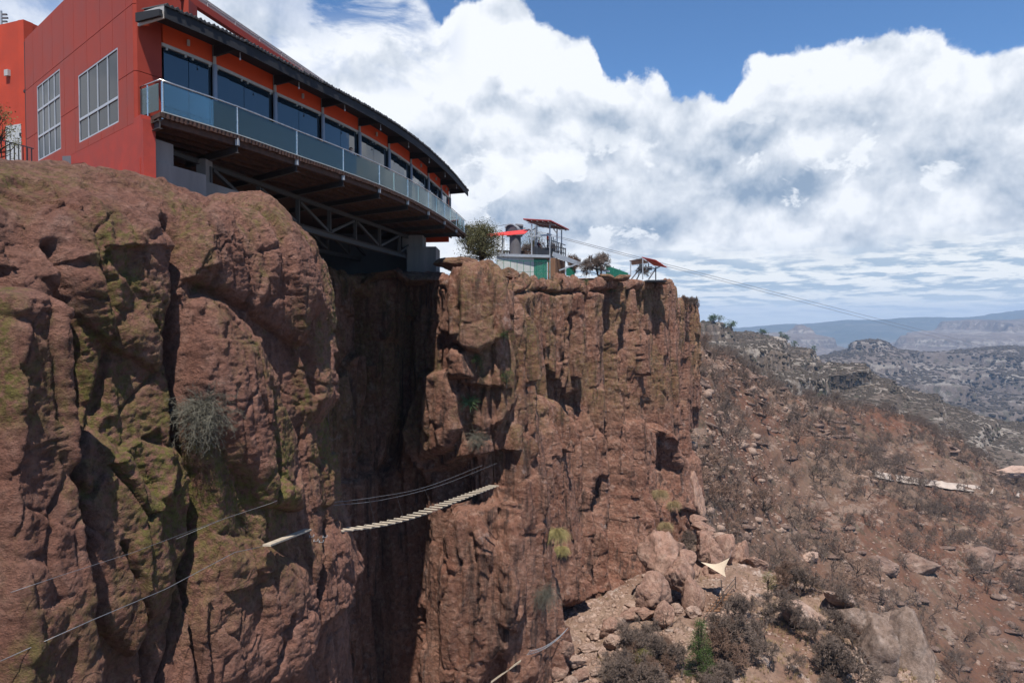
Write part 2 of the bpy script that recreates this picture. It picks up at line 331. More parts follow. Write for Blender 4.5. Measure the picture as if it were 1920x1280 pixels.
def feats_near(px, py, P, U):
    d = 0*px
    def crack(line, wd, dep): return -dep*np.exp(-(poly_dist(px, py, line)/wd)**2)
    jx = 6*fbm(P*1.3, 3, seed=21); px = px+jx; py = py+6*fbm(P*1.3, 3, seed=22)
    d += crack([(318,400),(330,425),(345,460),(338,520),(333,620),(340,760),(350,830),(375,900),(380,1000),(358,1090),(362,1200),(375,1300)], 9, 0.9)
    d += crack([(90,470),(120,620),(150,760),(100,900),(118,1060),(135,1160),(140,1290)], 14, 0.55)
    d += crack([(200,1010),(240,1090),(270,1180),(268,1290)], 6, 0.45)+crack([(380,1000),(340,1080),(335,1130),(318,1230),(300,1290)], 5, 0.4)
    d += crack([(480,1290),(512,1200),(515,1150)], 4, 0.3)+crack([(575,650),(590,700),(600,740)], 6, 0.3)
    d += 1.5*poly_bump(px, py, [(-80,540),(10,535),(38,575),(42,620),(60,760),(78,900),(92,1100),(104,1320),(-80,1320)], 26)
    d += 0.75*poly_bump(px, py, [(355,570),(385,548),(425,560),(455,600),(520,700),(560,820),(560,960),(470,950),(420,870),(352,720)], 34)
    d += 0.65*poly_bump(px, py, [(362,400),(400,372),(500,380),(560,460),(600,560),(560,650),(440,560),(350,520)], 50)
    d += 0.55*poly_bump(px, py, [(110,850),(170,800),(230,850),(300,960),(330,1100),(230,1230),(150,1150),(120,1000)], 40)
    d += 0.5*poly_bump(px, py, [(60,380),(200,360),(300,420),(330,560),(300,700),(180,640),(60,520)], 60)
    d += 0.5*poly_bump(px, py, [(395,1000),(470,1010),(560,1060),(590,1290),(400,1290),(380,1120)], 45)
    d += 0.45*poly_bump(px, py, [(345,1150),(385,1115),(390,1290),(330,1290)], 16)
    d += -0.9*poly_bump(px, py, [(600,985),(612,975),(618,1050),(612,1150),(598,1130)], 8)
    d += 0.5*poly_bump(px, py, [(180,860),(250,820),(330,840),(320,940),(255,960)], 25)-0.3*poly_bump(px, py, [(175,870),(300,800),(330,860),(260,970)], 30)
    return d
near_plan = [(-12.6,3,-30,0.9,3.9,5.5),(-11.6,9,-30,0.9,4.0,5.5),(-10.9,14.2,-30,0.9,4.30,5.2),(-10.2,16.5,-30,1.2,4.40,4.6),(-9.0,18.6,-30,1.5,4.8,4.0),(-8.5,20.2,-30,1.9,4.62,3.2),(-7.7,22.4,-30,1.8,4.20,2.8),(-7.0,24.4,-30,1.7,4.15,2.4),
             (-6.9,26.0,-30,1.7,4.05,2.4),(-7.7,28.0,-30,1.8,4.0,2.4),(-10.2,30.5,-30,2.0,4.0,2.5),(-15,34,-30,2.0,4.0,2.5),(-24,39,-30,2.0,4.0,2.5)]
_ez = lambda y: (605-y)/1280*25.0
_prof = sorted([(_ez(y), (x-603)/1280*25.0) for y, x in [(385,560),(412,575),(460,588),(560,606),(650,614),(740,630),(790,607),(860,602),(985,604),(1030,632),(1060,640),(1130,654),(1150,628),(1290,628)]])
_pz, _pd = np.array([a for a, b in _prof]), np.array([b for a, b in _prof])
def shift_near(P, A, I):
    wgt = np.exp(-((A[:, 1]-25.6)/2.6)**2)[:, None]; P = P.copy(); P[..., 0] += wgt*(np.interp(P[..., 2], _pz, _pd)+np.minimum(I, 0)*0.93); return P
near_cliff = cliff('rock_cliff', near_plan, 0.042, 0.042, M_near, disp_near, feats_near, shift_near, back=16, lean=3.0)

def disp_far(P, U):
    W3 = P+0.6*np.stack([fbm(P*0.22, 2, seed=31), fbm(P*0.22, 2, seed=32), 0.6*fbm(P*0.22, 2, seed=33)], -1)+0.07*fbm(P*1.6, 2, seed=39)[..., None]
    d = 1.3*fbm(W3*np.array([0.13, 0.13, 0.018]), 3, seed=34)
    e, v = cells(W3*np.array([0.30, 0.30, 0.032]), 3); d += 1.7*(v-0.5)*sst(0, 0.12, e)-0.35*np.exp(-e*e*300)
    e, v = cells(W3*np.array([0.66, 0.66, 0.12])+9, 4); d += 0.75*(v-0.5)*sst(0, 0.12, e)-0.25*np.exp(-e*e*300)
    e, v = cells(W3*np.array([1.1, 1.1, 0.5])+3, 5); d += 0.16*(v-0.5)*sst(0, 0.15, e)
    d += 0.45*fbm(W3*np.array([0.55, 0.55, 0.05]), 4, 0.6, True, seed=37)+0.15*fbm(P*np.array([0.9, 0.9, 0.20]), 3, 0.55, seed=35)+0.08*fbm(P*np.array([1.9, 1.9, 1.6]), 3, 0.65, seed=36)+0.06*fbm(P*np.array([3.6, 3.6, 5.0]), 2, 0.6, True, seed=38)
    s_ = P[..., 0]*0.67+P[..., 1]*0.74
    v, j = slabs(P, s_, 2.9, 19.0, 61); d = 0.62*d+1.5*v-0.40*j
    v, j = slabs(P, s_, 1.15, 8.0, 65, tilt=0.04); d += 0.55*v-0.22*j
    return d*(1-0.82*sst(0.75, 1, U))
def feats_far(px, py, P, U):
    d = 0*px; px = px+5*fbm(P*0.5, 3, seed=41); py = py+8*fbm(P*0.5, 3, seed=42)
    def crack(line, wd, dep): return -dep*np.exp(-(poly_dist(px, py, line)/wd)**2)
    vis = (P[..., 1] > 58)
    d += vis*crack([(1148,545),(1152,640),(1158,760),(1162,900),(1165,1080)], 12, 3.4)
    d += vis*crack([(1202,540),(1212,640),(1222,760),(1228,800)], 7, 2.6)
    d += vis*crack([(1118,900),(1120,1000),(1130,1100)], 7, 2.2)+vis*crack([(1088,740),(1098,900),(1108,1100)], 6, 1.8)
    d += vis*crack([(1062,600),(1068,700),(1072,760)], 6, 1.6)+vis*crack([(1180,600),(1190,800),(1200,960)], 6, 1.6)
    d += vis*-1.6*poly_bump(px, py, [(1232,800),(1252,830),(1262,880),(1260,940),(1245,960),(1230,910)], 10)
    d += vis*1.2*poly_bump(px, py, [(1225,800),(1240,795),(1285,880),(1290,960),(1268,950),(1262,880)], 9)
    d += vis*2.4*poly_bump(px, py, [(1000,735),(1035,770),(1060,830),(1075,940),(1085,1120),(1010,1140),(985,900)], 16)
    d += vis*1.2*poly_bump(px, py, [(1080,760),(1110,780),(1140,900),(1140,1110),(1090,1120),(1078,900)], 16)
    d += vis*1.0*poly_bump(px, py, [(1172,800),(1205,780),(1225,880),(1225,1080),(1175,1090)], 16)
    rid = (P[..., 1] < 58)
    d += rid*1.1*poly_bump(px, py, [(845,522),(930,524),(938,620),(900,660),(850,640)], 10)
    d += rid*1.3*poly_bump(px, py, [(834,665),(855,645),(882,660),(890,705),(850,712)], 14)
    d += rid*1.2*poly_bump(px, py, [(800,700),(845,690),(862,740),(868,800),(850,835),(800,860),(790,800)], 14)
    d += rid*-1.4*poly_bump(px, py, [(850,855),(970,840),(975,940),(900,960),(820,950),(800,880)], 16)
    d += rid*-0.8*poly_bump(px, py, [(862,715),(935,720),(930,830),(870,830)], 12)
    d += rid*1.3*poly_bump(px, py, [(818,1000),(850,950),(890,960),(935,1010),(960,1080),(950,1200),(900,1290),(830,1290)], 26)
    d += rid*1.0*poly_bump(px, py, [(930,980),(965,960),(975,1060),(965,1180),(935,1160)], 12)
    d += rid*crack([(688,560),(692,700),(690,860)], 9, 1.6)+rid*crack([(764,600),(760,760),(735,860),(720,900),(722,1290)], 10, 1.8)
    d += rid*0.8*poly_bump(px, py, [(690,520),(760,520),(762,640),(700,640)], 12)+rid*0.7*poly_bump(px, py, [(610,900),(720,880),(722,1290),(610,1290)], 14)
    # ledges just below the rim
    d += -0.9*np.exp(-((py-548)/3.5)**2)*(px > 940)*(px < 1150)+0.5*sst(540, 530, py)*(px > 960)*(px < 1240)*(1-U)
    return d
far_plan = [(-30,36,-34,2.5,3.8,1.5),(-20,40,-34,2.5,3.8,1.5),(-15.2,45,-34,2.6,3.8,1.2),(-12.6,50,-34,2.6,3.8,1.0),(-9.6,53.6,-34,2.6,3.8,1.0),(-7.4,53.4,-34,2.6,3.8,1.0),(-6.1,50.8,-34,2.6,3.8,1.0),(-4.6,48.6,-34,2.1,3.2,0.9),(-2.2,48.2,-34,1.9,3.0,0.9),(-0.4,49.4,-34,1.8,2.8,1.0),
            (0.9,53,-34,2.2,3.1,1.0),(1.1,59,-34,2.6,3.5,1.0),(1.9,65.5,-34,2.95,3.95,1.0),(4.2,69.4,-34,3.2,4.2,1.1),(8,73.6,-34,3.4,4.4,1.2),(12.3,78.4,-33,3.9,5.0,1.2),(17.2,84,-31,4.2,5.3,1.2),(20.3,88.0,-30,4.2,5.3,1.2),(21.2,92,-30,4.0,5.2,1.6),(20.0,98,-28,3.9,5.1,1.6),(22,110,-24,3.0,4.6,2.0),(31,124,-20,2.4,4.2,2.0),(34.6,130,-20,2.2,4.0,2.4),(34.8,135,-20,2.2,4.0,2.4),(31,150,-20,2.2,4.0,2.4)]
def shift_far(P, A, I):
    P = P.copy(); wr = np.exp(-((A[:, 1]-51)/4.5)**2)*sst(-7, -1, A[:, 0]); z = P[..., 2]
    P[..., 0] += wr[:, None]*np.interp(z, [-26, -16, -8, -2, 4], [3.4, 2.4, 1.3, 0.5, -0.6])
    wm = sst(60, 66, A[:, 1])*sst(96, 90, A[:, 1])                           # the main wall flares at its foot
    fl = np.interp(z, [-34, -28, -20, -10, 4], [5.0, 3.2, 1.4, 0.4, 0.0])
    P[..., 0] += wm[:, None]*fl*0.75; P[..., 1] -= wm[:, None]*fl*0.66
    return P
far_cliff = cliff('rock_cliff', far_plan, 0.095, 0.08, M_far, disp_far, feats_far, shift_far, back=40)

# ------------------------------------------------------------------ ground, hills, haze
def soil_mat(name, soil, soil2, pale, dark, dots=0.5, dotscale=0.5, scale=0.05, strata=0.0, bumpd=0.4, palek=0.4):
    m, gg, b = mat(name); P = gg.node('ShaderNodeTexCoord').outputs['Object']
    n1 = gg.noise(P, scale, 7, 0.62, 0.3); n2 = gg.noise(P, scale*6, 8, 0.68); n3 = gg.noise(P, scale*30, 7, 0.7)
    c = gg.mix(gg.rng(n1, 0.38, 0.62), soil, soil2)
    c = gg.mix(gg.m('MULTIPLY', gg.rng(n2, 0.54, 0.66, 0, 1, True), palek), c, pale)
    c = gg.mix(gg.m('MULTIPLY', gg.rng(n3, 0.50, 0.36), 0.5), c, dark)
    if strata:
        zz = gg.sep(P)[2]; q = gg.comb(gg.m('MULTIPLY', n1, 3.0), 0.0, gg.m('MULTIPLY', zz, scale*3.2))
        st = gg.noise(q, 1.6, 6, 0.7); c = gg.mix(gg.m('MULTIPLY', gg.rng(st, 0.56, 0.62, 0, 1, True), strata), c, dark); c = gg.mix(gg.m('MULTIPLY', gg.rng(st, 0.44, 0.40, 0, 1, True), strata*0.8), c, pale)
    if dots:
        v = gg.node('ShaderNodeTexVoronoi', {'feature': 'F1'}, Vector=gg.vm('ADD', P, gg.vm('SCALE', gg.node('ShaderNodeTexNoise', None, Vector=P, Scale=dotscale*2, Detail=3.0).outputs[1], None, 0.5/dotscale)), Scale=dotscale).outputs[0]
        th = gg.m('ADD', 0.22, gg.m('MULTIPLY', gg.m('SUBTRACT', gg.noise(P, scale*1.7, 5, 0.6), 0.42), 1.1))
        c = gg.mix(gg.m('MULTIPLY', gg.rng(gg.m('SUBTRACT', th, v), 0.0, 0.10), dots), c, (0.045, 0.045, 0.028))
    h = gg.m('ADD', gg.m('MULTIPLY', n3, 0.5), n2)
    bn = gg.node('ShaderNodeBump', None, Strength=1.0, Distance=bumpd, Height=h)
    setp(gg, b, Base_Color=c, Roughness=0.95, Specular_IOR_Level=0.1, Normal=bn.outputs[0]); return m
def cat_idx(G4, t):
    """uniform Catmull-Rom through the first axis of G4 at parameters t"""
    n = len(G4); E = np.concatenate([2*G4[:1]-G4[1:2], G4, 2*G4[-1:]-G4[-2:-1]]); i = np.minimum(t.astype(int), n-2); f = (t-i).reshape(-1, *[1]*(G4.ndim-1))
    p0, p1, p2, p3 = E[i], E[i+1], E[i+2], E[i+3]
    return 0.5*((2*p1)+(-p0+p2)*f+(2*p0-5*p1+4*p2-p3)*f*f+(-p0+3*p1-3*p2+p3)*f**3)
def net(name, cols, nu, nv, m, disp, label=None):
    """cols: columns of (px, py, Y), near to far; every column the same length"""
    K = np.array([[list(W(px, py, Y)) for px, py, Y in c] for c in cols], float)
    t = np.linspace(0, len(cols)-1-1e-6, nu); s = np.linspace(0, len(cols[0])-1-1e-6, nv)
    Gd = cat_idx(K, t); Gd = np.swapaxes(cat_idx(np.swapaxes(Gd, 0, 1), s), 0, 1)
    Gd[..., 2] += disp(Gd, t[:, None]/(len(cols)-1), s[None]/(len(cols[0])-1))
    o = np_mesh(name, Gd.reshape(-1, 3), grid_faces(nu, nv), m); tag(o, kind='structure'); return o, Gd
M_hill = soil_mat('red_hill_soil', (0.115, 0.054, 0.035), (0.132, 0.086, 0.062), (0.29, 0.225, 0.18), (0.070, 0.045, 0.034), dots=0.45, dotscale=0.33, scale=0.035, strata=0.45, bumpd=0.5, palek=0.35)
M_mesa = soil_mat('grey_mesa_rock', (0.075, 0.058, 0.046), (0.125, 0.095, 0.075), (0.40, 0.35, 0.30), (0.05, 0.046, 0.036), dots=0.9, dotscale=0.12, scale=0.011, strata=0.6, bumpd=3.0, palek=0.45)
M_wall = soil_mat('canyon_wall_rock', (0.105, 0.085, 0.075), (0.145, 0.115, 0.098), (0.36, 0.33, 0.29), (0.06, 0.055, 0.045), dots=0.55, dotscale=0.04, scale=0.0035, strata=0.45, bumpd=8.0, palek=0.5)
M_rim = soil_mat('far_rim_forest', (0.05, 0.062, 0.045), (0.075, 0.08, 0.055), (0.22, 0.19, 0.15), (0.03, 0.035, 0.03), dots=0.0, scale=0.001, strata=0.35, bumpd=30.0, palek=0.12)
M_ground = soil_mat('valley_soil', (0.16, 0.12, 0.09), (0.2, 0.15, 0.11), (0.3, 0.26, 0.22), (0.06, 0.055, 0.04), dots=0.5, dotscale=0.02, scale=0.002, bumpd=5.0)

# near slope below the cliff, rising left to the rim and falling right into the canyon
def d_hill(P, u, v):
    s = np.clip(P[..., 1]/200, 0.3, 1.6)
    w3 = P*np.array([1, 1, 0.4]); e, c = cells(w3*0.045+0.8*fbm(P*0.03, 3, seed=55)[..., None], 7)
    d = s*(5.0*fbm(w3*0.018, 4, seed=51)+2.2*(fbm(w3*0.06, 4, 0.55, True, seed=52))+0.9*fbm(w3*0.25, 4, 0.6, seed=53)+0.35*fbm(w3*0.9, 3, seed=54))
    z = P[..., 2]+d; st = 6.0; q = z/st+1.6*fbm(w3*0.016, 4, seed=56); fr = q-np.floor(q); step = (sst(0.55, 0.72, fr)-fr)*st
    k = sst(-0.1, 0.35, fbm(w3*0.012, 3, seed=57)); return d+step*0.28*k*s
hill_cols = [
 [(1050,1500,62),(1060,1240,66),(1080,1120,80),(1100,1000,100),(1120,860,130),(1140,760,160),(1180,690,190),(1200,665,215),(1190,680,260)],
 [(1230,1520,60),(1230,1180,70),(1240,1060,84),(1250,950,104),(1260,840,130),(1262,745,155),(1275,672,180),(1285,640,200),(1270,660,260)],
 [(1330,1560,64),(1320,1250,74),(1320,1110,88),(1320,980,108),(1320,860,132),(1322,760,158),(1318,690,185),(1312,655,212),(1310,668,270)],
 [(1420,1640,70),(1410,1350,80),(1400,1180,98),(1395,1050,120),(1390,930,146),(1390,830,172),(1388,748,202),(1385,693,232),(1380,700,290)],
 [(1540,1700,76),(1530,1450,88),(1515,1290,104),(1505,1140,128),(1500,1010,156),(1497,900,190),(1494,810,224),(1490,742,262),(1488,756,330)],
 [(1680,1740,84),(1670,1500,96),(1655,1330,114),(1645,1170,140),(1640,1030,172),(1635,915,214),(1632,840,256),(1630,772,296),(1628,796,370)],
 [(1800,1760,92),(1795,1540,104),(1785,1370,122),(1780,1220,148),(1775,1080,182),(1768,960,226),(1764,895,270),(1760,823,318),(1762,860,390)],
 [(1920,1780,98),(1920,1560,110),(1915,1390,130),(1910,1240,158),(1905,1100,194),(1900,975,240),(1900,938,284),(1895,893,338),(1905,950,410)],
 [(2080,1800,104),(2080,1600,116),(2080,1430,136),(2080,1280,164),(2080,1140,200),(2080,1030,244),(2080,1005,290),(2080,985,340),(2090,1050,420)],
 [(2400,1860,112),(2400,1660,124),(2400,1500,146),(2400,1350,176),(2400,1220,214),(2400,1130,256),(2400,1110,300),(2400,1100,350),(2410,1180,430)]]
hill, HG = net('hillside', hill_cols, 620, 620, M_hill, d_hill)

def terr(P, st, k, wob, sd):
    q = P[..., 2]/st+wob*fbm(P*np.array([1, 1, 0.3])/(st*9), 3, seed=sd); fr = q-np.floor(q); return (sst(0.5, 0.75, fr)-fr)*st*k
def d_mesa(P, u, v):
    d = 20*fbm(P*0.006, 6, 0.65, True, seed=61)*sst(0, 0.3, v)*sst(1, .8, v)+4*fbm(P*0.035, 4, 0.65, seed=62); Q = P.copy(); Q[..., 2] += d; return d+terr(Q, 20, 0.85, 0.9, 63)
mesa1, MG1 = net('mesa', [
 [(1230,800,300),(1230,720,420),(1230,672,520),(1230,640,620),(1230,622,720),(1230,613,820),(1230,614,1200)],
 [(1320,800,300),(1320,720,420),(1320,672,520),(1320,645,620),(1320,628,720),(1320,618,820),(1320,619,1200)],
 [(1380,800,310),(1380,725,430),(1380,685,540),(1380,655,640),(1380,636,740),(1380,622,850),(1380,626,1200)],
 [(1450,830,320),(1450,745,440),(1450,700,560),(1450,668,660),(1450,650,760),(1450,634,870),(1450,642,1200)],
 [(1510,850,330),(1510,765,450),(1510,725,570),(1510,698,680),(1510,675,780),(1510,655,880),(1510,668,1200)],
 [(1560,870,340),(1560,790,460),(1560,750,580),(1560,725,690),(1560,705,790),(1560,687,880),(1560,705,1200)],
 [(1610,890,350),(1610,840,480),(1610,800,600),(1610,775,700),(1610,755,800),(1610,740,890),(1610,770,1200)]], 320, 300, M_mesa, d_mesa)
def d_mesa2(P, u, v):
    d = 8*fbm(P*0.009, 5, 0.6, seed=64)+5*fbm(P*0.03, 4, 0.6, True, seed=66); Q = P.copy(); Q[..., 2] += d; return d+terr(Q, 15, 0.85, 0.9, 65)
mesa2, MG2 = net('mesa', [
 [(1440,860,380),(1440,790,470),(1440,752,560),(1440,740,600),(1440,706,606),(1440,698,700),(1440,694,800)],
 [(1500,870,380),(1500,800,470),(1500,764,560),(1500,746,600),(1500,712,606),(1500,700,700),(1500,694,800)],
 [(1560,880,380),(1560,810,470),(1560,760,560),(1560,738,605),(1560,702,612),(1560,692,700),(1560,688,800)],
 [(1610,880,380),(1610,815,470),(1610,752,570),(1610,732,620),(1610,700,626),(1610,692,700),(1610,690,800)],
 [(1634,880,380),(1634,815,470),(1634,750,570),(1634,728,620),(1632,712,630),(1630,698,700),(1626,694,800)],
 [(1655,880,380),(1655,815,470),(1655,752,570),(1655,732,620),(1655,722,650),(1655,718,720),(1655,724,800)],
 [(1720,890,380),(1720,830,470),(1720,778,570),(1720,755,620),(1720,745,670),(1720,738,740),(1720,752,820)],
 [(1800,930,400),(1800,860,480),(1800,810,570),(1800,785,640),(1800,774,690),(1800,766,740),(1800,790,820)],
 [(1870,960,400),(1870,890,480),(1870,840,570),(1870,812,640),(1870,796,690),(1870,790,740),(1870,812,820)],
 [(1960,990,400),(1960,920,480),(1960,870,570),(1960,832,640),(1960,816,690),(1960,808,740),(1960,830,820)],
 [(2200,1090,400),(2200,1020,480),(2200,950,570),(2200,912,640),(2200,896,690),(2200,888,740),(2200,900,820)]], 420, 260, M_mesa, d_mesa2)
def d_wall(P, u, v):
    d = 75*fbm(P*0.0018, 7, 0.6, True, seed=71)*sst(0, 0.2, v)*sst(0.83, 0.6, v)+10*fbm(P*0.004, 4, seed=74)+12*fbm(P*0.01, 5, 0.6, seed=72); Q = P.copy(); Q[..., 2] += d; return d+terr(Q, 48, 0.6, 0.9, 73)*sst(1, 0.9, v)
wall, WG = net('canyon_side', [
 [(1400,1000,800),(1400,860,1050),(1400,780,1400),(1400,730,1800),(1400,700,2100),(1400,688,2300),(1400,700,2900)],
 [(1500,1000,800),(1500,860,1050),(1500,780,1400),(1500,730,1800),(1500,695,2100),(1500,676,2300),(1500,690,2900)],
 [(1570,1000,800),(1570,870,1050),(1570,790,1400),(1570,730,1800),(1570,688,2100),(1570,664,2300),(1570,672,2900)],
 [(1606,1000,800),(1606,870,1050),(1606,790,1400),(1606,730,1800),(1606,672,2100),(1600,645,2300),(1606,660,2900)],
 [(1635,1000,800),(1635,870,1050),(1635,795,1400),(1635,730,1800),(1635,680,2100),(1635,640,2300),(1635,655,2900)],
 [(1680,1020,800),(1680,880,1050),(1680,800,1400),(1680,735,1800),(1680,678,2100),(1685,650,2320),(1680,670,2900)],
 [(1740,1030,800),(1740,900,1050),(1740,810,1400),(1740,740,1800),(1740,695,2100),(1740,663,2350),(1740,680,2900)],
 [(1810,1040,800),(1810,910,1050),(1810,815,1400),(1810,740,1800),(1810,695,2100),(1810,660,2350),(1810,670,2900)],
 [(1890,1060,800),(1890,920,1050),(1890,820,1400),(1890,735,1800),(1890,685,2100),(1890,645,2350),(1890,655,2900)],
 [(1960,1070,800),(1960,930,1050),(1960,830,1400),(1960,735,1800),(1960,690,2100),(1960,656,2350),(1960,660,2900)],
 [(2300,1100,800),(2300,960,1050),(2300,850,1400),(2300,745,1800),(2300,700,2100),(2300,670,2350),(2300,690,2900)]], 460, 340, M_wall, d_wall)
def d_r4(P, u, v):
    d = 90*fbm(P*0.0008, 6, 0.55, True, seed=75)*sst(1.0, 0.8, v)+20*fbm(P*0.004, 4, seed=76); Q = P.copy(); Q[..., 2] += d; return d+terr(Q, 90, 0.75, 0.5, 77)
ridge4, _ = net('ridge', [
 [(1330,760,3000),(1330,700,3500),(1330,660,4200),(1330,640,4700),(1330,632,5000),(1330,640,6000)],
 [(1400,760,3000),(1400,700,3500),(1400,655,4200),(1400,634,4700),(1400,624,5000),(1400,630,6000)],
 [(1470,760,3000),(1470,700,3500),(1470,655,4200),(1470,632,4700),(1470,622,5000),(1470,630,6000)],
 [(1540,760,3000),(1540,700,3500),(1540,665,4200),(1540,648,4700),(1540,636,5000),(1540,645,6000)],
 [(1590,760,3000),(1590,705,3500),(1590,680,4200),(1590,668,4700),(1590,660,5000),(1590,668,6000)],
 [(1650,760,3000),(1650,705,3500),(1650,680,4200),(1650,660,4700),(1650,652,5200),(1650,655,6200)],
 [(1720,760,3000),(1720,700,3500),(1720,665,4200),(1720,640,4900),(1720,628,5500),(1720,632,6500)],
 [(1800,760,3000),(1800,700,3500),(1800,655,4200),(1800,628,5000),(1800,612,5800),(1800,616,6800)],
 [(1880,760,3000),(1880,700,3500),(1880,650,4200),(1880,620,5000),(1880,603,6000),(1880,610,7000)],
 [(1960,760,3000),(1960,700,3500),(1960,650,4200),(1960,618,5000),(1960,600,6000),(1960,606,7000)],
 [(2300,760,3000),(2300,700,3500),(2300,650,4200),(2300,612,5000),(2300,592,6000),(2300,596,7000)]], 420, 200, M_wall, d_r4)
def d_rim(P, u, v): return (60*fbm(P*0.0006, 5, 0.5, True, seed=78)+30*fbm(P*0.0025, 4, seed=79))*sst(1.1, 0.85, v)
rim, _ = net('far_rim', [
 [(-400,690,7000),(-400,655,8000),(-400,630,8800),(-400,622,9200),(-400,621,10600)],
 [(600,690,7000),(600,655,8000),(600,630,8800),(600,622,9200),(600,620,10600)],
 [(1300,690,7000),(1300,655,8000),(1300,630,8800),(1300,621,9200),(1300,619,10600)],
 [(1400,690,7000),(1400,655,8000),(1400,628,8800),(1400,619,9200),(1400,617,10600)],
 [(1450,690,7000),(1450,652,8000),(1450,625,8800),(1450,615,9200),(1450,613,10600)],
 [(1520,690,7000),(1520,652,8000),(1520,625,8800),(1520,613,9200),(1520,611,10600)],
 [(1620,690,7000),(1620,650,8000),(1620,620,8800),(1620,607,9200),(1620,605,10600)],
 [(1760,690,7000),(1760,650,8000),(1760,618,8800),(1760,600,9200),(1760,599,10600)],
 [(1840,690,7000),(1840,650,8000),(1840,612,8800),(1840,594,9200),(1840,593,10600)],
 [(1920,690,7000),(1920,650,8000),(1920,610,8800),(1920,589,9200),(1920,589,10600)],
 [(2400,690,7000),(2400,650,8000),(2400,610,8800),(2400,585,9200),(2400,585,10600)]], 500, 120, M_rim, d_rim)
# the valley floor runs to the horizon
gu = np.linspace(0, 2*math.pi, 97); gr = np.concatenate([[0], np.geomspace(200, 11000, 40)])
GP = np.stack([np.outer(np.sin(gu), gr), np.outer(np.cos(gu), gr), np.full((97, 41), -560.0)], -1); GP[..., 2] += 30*fbm(GP*0.001, 4, seed=81)*(gr > 100)
tag(np_mesh('ground', GP.reshape(-1, 3), grid_faces(97, 41), M_ground), kind='structure')

# foreground shelf at the foot of the cliff, ending in a rounded outcrop
M_shelf = soil_mat('shelf_soil', (0.16, 0.092, 0.066), (0.24, 0.165, 0.122), (0.44, 0.36, 0.31), (0.08, 0.05, 0.04), dots=0.25, dotscale=0.9, scale=0.12, strata=0.0, bumpd=0.25, palek=0.6)
def d_shelf(P, u, v):
    w3 = P*np.array([1, 1, 0.5]); e, c = cells(w3*0.35+0.6*fbm(P*0.2, 3, seed=94)[..., None], 8); k = sst(0.0, 0.25, fbm(P*0.09, 3, seed=95))
    return 0.9*fbm(w3*0.10, 3, seed=91)+0.35*fbm(w3*0.45, 4, 0.6, seed=92)+0.12*fbm(w3*2, 3, seed=93)+1.0*(c-0.5)*sst(0, 0.2, e)*k+0.05*fbm(P*5, 2)
shelf_cols = [
 [(820,1700,40),(830,1420,44),(840,1330,47),(850,1290,50),(860,1240,54),(870,1200,58),(880,1160,62)],
 [(980,1650,40),(985,1400,44),(990,1320,47),(1000,1275,51),(1010,1225,56),(1020,1180,61),(1030,1140,66)],
 [(1090,1600,41),(1095,1380,45),(1100,1290,49),(1110,1235,54),(1120,1190,59),(1130,1150,64),(1140,1110,70)],
 [(1190,1580,42),(1195,1370,46),(1200,1270,51),(1205,1205,56),(1210,1165,60),(1215,1125,66),(1230,1060,74)],
 [(1290,1580,42),(1295,1370,46),(1300,1265,51),(1305,1190,56),(1310,1150,60),(1310,1085,69),(1310,1000,82)],
 [(1390,1600,42),(1390,1380,46),(1385,1260,51),(1380,1170,57),(1378,1110,63),(1370,1060,71),(1365,1030,82)],
 [(1480,1620,42),(1480,1400,46),(1475,1270,51),(1465,1180,57),(1455,1120,62),(1450,1080,69),(1450,1110,80)],
 [(1580,1640,42),(1580,1420,46),(1575,1300,51),(1565,1220,56),(1560,1150,60),(1555,1115,65),(1565,1200,76)],
 [(1670,1680,42),(1670,1460,46),(1665,1340,51),(1660,1260,55),(1655,1200,58),(1650,1175,62),(1680,1300,70)],
 [(1735,1800,42),(1740,1560,46),(1740,1420,50),(1745,1340,53),(1750,1290,56),(1755,1265,58),(1800,1450,66)],
 [(1790,2100,42),(1800,1900,46),(1820,1750,50),(1830,1650,53),(1835,1600,56),(1840,1580,59),(1900,1700,66)]]
shelf, SG = net('rock_shelf', shelf_cols, 520, 320, M_shelf, d_shelf)

# air
hz = bpy.data.meshes.new('haze'); bm = bmesh.new(); bmesh.ops.create_cube(bm, size=1.0); bm.to_mesh(hz); bm.free()
haze = bpy.data.objects.new('haze', hz); C.objects.link(haze); haze.scale = (22600, 22600, 850); haze.location = (0, 0, 240-425); tag(haze, kind='stuff')
hm = bpy.data.materials.new('haze'); hm.use_nodes = True; hg = G(hm.node_tree); hg.n.clear()
pv = hg.node('ShaderNodeVolumePrincipled', None, Color=(0.48, 0.66, 0.95), Density=0.000085, Anisotropy=0.0)
hg.l.new(pv.outputs[0], hg.node('ShaderNodeOutputMaterial').inputs['Volume']); hz.materials.append(hm)

